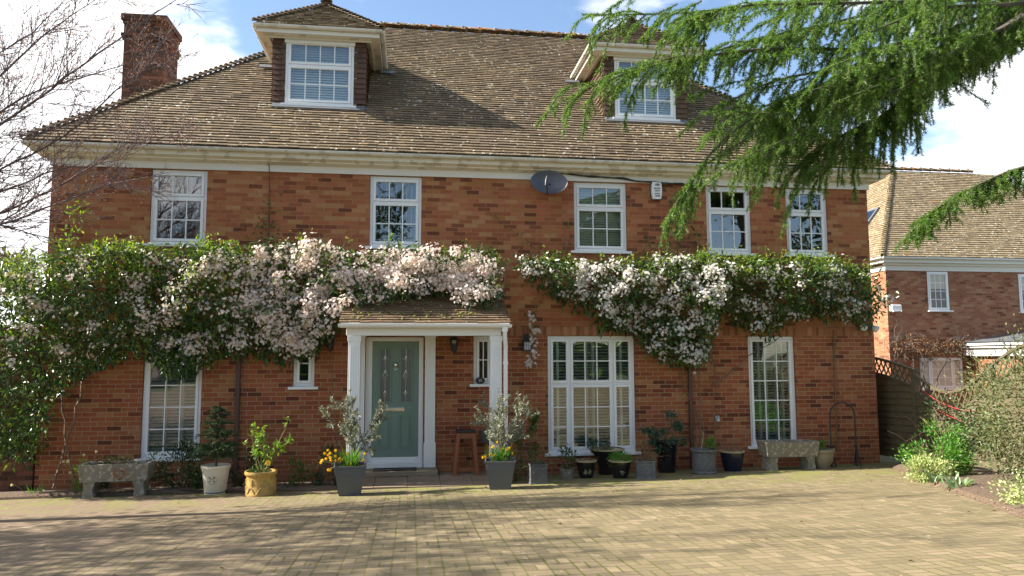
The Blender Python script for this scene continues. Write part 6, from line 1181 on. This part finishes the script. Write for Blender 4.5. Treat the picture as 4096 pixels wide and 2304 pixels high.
# cedar at the right: trunk outside the frame, drooping boughs across the corner of the view
CB_ = [[(7.961, -5.5, 6.8), (5.819, -5.5, 6.448), (4.213, -5.4, 6.146), (2.883, -5.3, 5.988), (1.883, -5.2, 5.969)], [(7.886, -5.5, 5.938), (5.518, -5.4, 5.654), (4.047, -5.4, 5.618), (2.868, -5.5, 5.367), (2.319, -5.5, 5.202), (1.804, -5.5, 4.974)],
 [(7.826, -5.5, 5.242), (5.751, -5.6, 5.332), (4.504, -5.7, 5.082), (3.777, -5.7, 4.772), (3.207, -5.7, 4.387), (2.828, -5.7, 3.798)], [(7.917, -5.5, 6.291), (6.313, -5.8, 6.138), (4.786, -6.0, 5.897), (3.577, -6.1, 5.753), (3.063, -6.1, 5.7), (2.75, -6.1, 5.5)],
 [(7.925, -5.5, 6.392), (7.4, -5.9, 6.15), (6.9, -6.2, 5.95), (6.6, -6.3, 5.6)], [(7.813, -5.5, 5.094), (6.241, -5.2, 5.07), (5.469, -5.0, 4.799), (5.0, -4.9, 4.45)], [(7.9, -5.4, 6.0), (6.3, -4.8, 5.85), (4.9, -4.4, 5.5), (3.9, -4.2, 5.05)], [(7.9, -5.5, 5.5), (6.2, -6.1, 5.55), (4.9, -6.4, 5.3), (4.1, -6.5, 4.95)],
 [(7.9, -5.4, 5.7), (6.5, -5.2, 5.75), (5.3, -5.1, 5.5), (4.4, -5.0, 5.0), (3.95, -5.0, 4.5)], [(8.2, -5.5, 6.9), (6.6, -5.0, 6.6), (5.2, -4.7, 6.3), (4.0, -4.5, 6.0)], [(8.0, -5.5, 6.6), (6.8, -6.0, 6.45), (5.7, -6.4, 6.1), (5.0, -6.6, 5.7)]]
CB_ += [[(7.8, -5.5, 5.0), (6.6, -5.5, 5.0), (5.4, -5.5, 4.85), (4.6, -5.6, 4.5), (4.2, -5.6, 4.15)], [(7.8, -5.2, 5.6), (6.2, -5.1, 5.7), (5.2, -5.1, 5.45), (4.3, -5.1, 5.05)], [(7.8, -5.6, 4.9), (6.9, -5.6, 5.0), (5.9, -5.6, 4.95), (5.2, -5.6, 4.75)], [(7.8, -5.2, 5.35), (6.8, -5.0, 5.45), (5.6, -4.9, 5.35), (4.6, -4.8, 5.0), (4.1, -4.8, 4.6)], [(7.8, -5.9, 5.8), (6.6, -6.2, 5.9), (5.4, -6.3, 5.75), (4.5, -6.3, 5.35)], [(7.8, -5.6, 5.6), (6.4, -5.5, 5.65), (5.0, -5.5, 5.4), (3.9, -5.6, 5.15), (3.3, -5.6, 4.8)], [(7.9, -5.3, 6.3), (6.2, -5.2, 6.25), (4.8, -5.0, 6.1), (3.6, -5.0, 5.75), (3.0, -5.1, 5.45)]]
CB_ += [[(7.8, -5.5, 5.0), (6.6, -5.5, 5.0), (5.4, -5.5, 4.85), (4.6, -5.6, 4.5), (4.2, -5.6, 4.15)], [(7.8, -5.2, 5.6), (6.2, -5.1, 5.7), (5.2, -5.1, 5.45), (4.3, -5.1, 5.05)], [(7.8, -5.6, 5.2), (6.2, -5.7, 5.15), (5.2, -5.8, 4.95), (4.4, -5.8, 4.6), (3.7, -5.8, 4.25)], [(7.8, -5.9, 5.2), (6.2, -6.0, 5.2), (5.0, -6.1, 5.0), (4.3, -6.1, 4.7)]]
CB_ = [[(x, y, max(z, 5.15+(x-5.6)*.62) if x > 5.6 else z) for x, y, z in L] for L in CB_]
LOW = [(8.3, -6.2, 4.0), (7.2, -6.7, 3.98), (5.943, -7.0, 3.916), (5.476, -7.0, 3.805), (5.053, -7.0, 3.604), (4.721, -7.0, 3.447), (4.469, -7.0, 3.203)]
STR = [(2.56, 5.17, 1.76, 4.88), (2.38, 5.21, 2.1, 4.85), (2.84, 5.82, 2.35, 5.41), (2.39, 5.91, 1.92, 5.63), (3.3, 5.71, 2.79, 5.37), (3.39, 4.36, 2.71, 3.73), (3.62, 4.24, 2.91, 3.8), (3.72, 4.56, 2.97, 4.63), (4.17, 4.08, 3.83, 3.33), (4.45, 4.18, 4.28, 3.62), (4.7, 4.37, 4.57, 3.93), (4.89, 4.42, 4.89, 3.81), (5.24, 4.62, 5.1, 4.17), (5.36, 4.95, 5.75, 4.61), (5.83, 5.39, 6.57, 4.97), (5.67, 5.24, 5.97, 4.89), (4.0, 4.7, 3.36, 4.73), (6.71, 5.68, 6.53, 5.06), (3.07, 5.74, 2.75, 5.5), (2.66, 5.9, 2.26, 5.52), (4.16, 5.12, 3.23, 4.81), (4.43, 4.72, 3.92, 3.87), (3.74, 5.14, 2.96, 4.89), (3.2, 5.43, 2.74, 5.06)]
rg = rg_(151); CT = np.array([9.0, -5.5, 0]); ced = thing('cedar_tree', 'drooping green cedar whose boughs hang across the upper right of the view', 'tree', (9.0, -5.5, 0))
V, F = tubes([np.array([(9.0, -5.5, .2), (9.0, -5.5, 3), (9.05, -5.5, 6), (9.0, -5.4, 9), (9.0, -5.5, 12)])-CT], [np.array([.38, .30, .24, .16, .06])], 12); npmesh('trunk', V, F, M['bark'], ced, smooth=True)
wood = []; wr = []; sh = []
def dress(c, per, Lr, droop, side, dens2, skip=0.0):
    m = len(c); seg = np.linalg.norm(np.diff(c, axis=0), axis=1); ln = seg.sum()
    for k in range(int(ln*per)):
        f = rg.uniform(skip, 1)*(m-1.001); i = int(f); p = c[i]+(c[i+1]-c[i])*(f-i); d = unit(c[i+1]-c[i]); lat = np.array([-d[1], d[0], 0])*rg.choice([-1, 1]); L = rg.uniform(*Lr)*(1.1-.4*f/m)*(.62 if p[0] > 5.9 else 1)
        s = curve(p, d*.75+lat*rg.uniform(.1, side)+np.array([0, 0, rg.uniform(-.65, .15)]), L, 8, droop*rg.uniform(.3, 1.5)*(1.25 if p[0] > 5.3 else .7), .07, rg); wood.append(s); wr.append(np.linspace(.006, .0025, 9)); sh.append(s)
        for j in range(int(L*dens2)):
            ii = rg.integers(1, 8); d2 = unit(s[ii+1]-s[ii-1]); q = unit(np.cross(d2, [rg.normal(0, .3), rg.normal(0, .3), 1]))*rg.choice([-1, 1]); sh.append(curve(s[ii], d2*.8+q*.75+[0, 0, -.05], rg.uniform(.07, .22)*(1.15-ii/11), 4, .25, .06, rg))
for L in CB_:
    c = rscurve([(9.0, -5.5, L[0][2]+.25)]+L, 26); wood.append(c); wr.append(np.linspace(.055, .006, 26)); dress(c, 14, (.35, 1.10), .62, .75, 12, .02); sh.append(c[5:])
c = rscurve([(9.0, -5.6, 4.1)]+LOW, 26); wood.append(c); wr.append(np.linspace(.05, .006, 26)); dress(c, 34, (.14, .42), .55, .45, 15, .15); sh.append(c[8:])
for (x0, z0, x1, z1) in STR:
    y = -5.65+rg.normal(0, .12); a = np.array([x0+.25, y, z0+.12]); m_ = np.array([(x0+x1)/2, y, (z0+z1)/2+.07]); e = np.array([x1, y-.05, z1]); c = rscurve([a, m_, e], 12); wood.append(c); wr.append(np.linspace(.007, .0025, 12)); sh.append(c); L = np.linalg.norm(e-a)
    for j in range(int(L*20)): i = rg.integers(1, 11); d2 = unit(c[i+1]-c[i-1]); q = unit(np.cross(d2, rg.normal(size=3))); sh.append(curve(c[i], d2*.9+q*.65, rg.uniform(.06, .20)*(1.2-i/13), 4, .2, .06, rg))
# the crown above the frame, coarser
for k in range(20):
    a = rg.uniform(0, 2*math.pi); z = rg.uniform(7.4, 11.5); r = (13-z)*.62; c = rscurve([(9, -5.5, z), (9+math.cos(a)*r*.5, -5.5+math.sin(a)*r*.5, z+.1), (9+math.cos(a)*r, -5.5+math.sin(a)*r, z-.6)], 12); wood.append(c); wr.append(np.linspace(.05, .008, 12)); n0 = len(sh); dress(c, 6, (.35, .8), .4, .9, 3, .1)
V, F = tubes(wood, wr, 4); npmesh('boughs', V-CT, F, M['bark'], ced); V, F = needles(sh, .0125, 6, .042, .0075, rg, .92); npmesh('foliage', V-CT, F, M['cedar'], ced)


# ------------------------------------------------------------------ across the drive: what the window panes mirror
rg = rg_(161); b = thing('garden_hedge', 'clipped green hedge across the drive mirrored in the window panes', 'hedge', (0, -21, .9)); n = 9000; P = np.stack([rg.uniform(-14, 14, n), rg.uniform(-.7, .7, n), rg.uniform(-.2, 2.1, n)], -1); V, F = leaves(P, rg.normal(size=(n, 3)), rg.normal(size=(n, 3)), .22, .12); npmesh('foliage', V, F, M['lime_leaf'], b)
tag(MB().box(-14, -.5, -.3, 14, .5, 1.9).build('core', M['dark_leaf'], b), kind=None)
TG = 'trees across the drive'
for k, (x, y, th, cr, cz, m, lab) in enumerate(((-3.2, -24, 3, (3.2, 2.6, 4.6), 7.4, 'dark_leaf', 'tall dark evergreen across the drive mirrored in the middle upper window'), (8.5, -23, 2, (3.2, 2.5, 2.6), 5.2, 'mid_leaf', 'broad green tree across the drive opposite the big lower window'), (16.5, -15, 3, (3.6, 3.2, 5.0), 7.6, 'dark_leaf', 'dark cedar like tree across the drive mirrored at the right'), (20.5, -22, 2, (3.4, 3, 2.4), 4.6, 'dark_leaf', 'low evergreen across the drive at the far right'))):
    leafy_tree('broad_tree', lab, x, y, th, cr, cz, 3200, .34, m, 170+k, 60, TG)
rg = rg_(181); lm = []
for k in range(26): a = rg.uniform(0, 2*math.pi); lm.append([(-10.5, -19, 3.2), (-10.5+math.cos(a)*1.2, -19+math.sin(a)*1.2, 5.2), (-10.5+math.cos(a)*2.8, -19+math.sin(a)*2.8, 7.2+rg.uniform(-.5, 1.5)), (-10.5+math.cos(a)*3.6, -19+math.sin(a)*3.6, 8.6+rg.uniform(0, 3))])
bare_tree('bare tree across the drive mirrored in the left upper window', lm, [(-10.5, -19, 1.0), (-10.5, -19, 2), (-10.5, -19, 3.3)], 182, 3.4, 'bud_red', TG, buds=False)
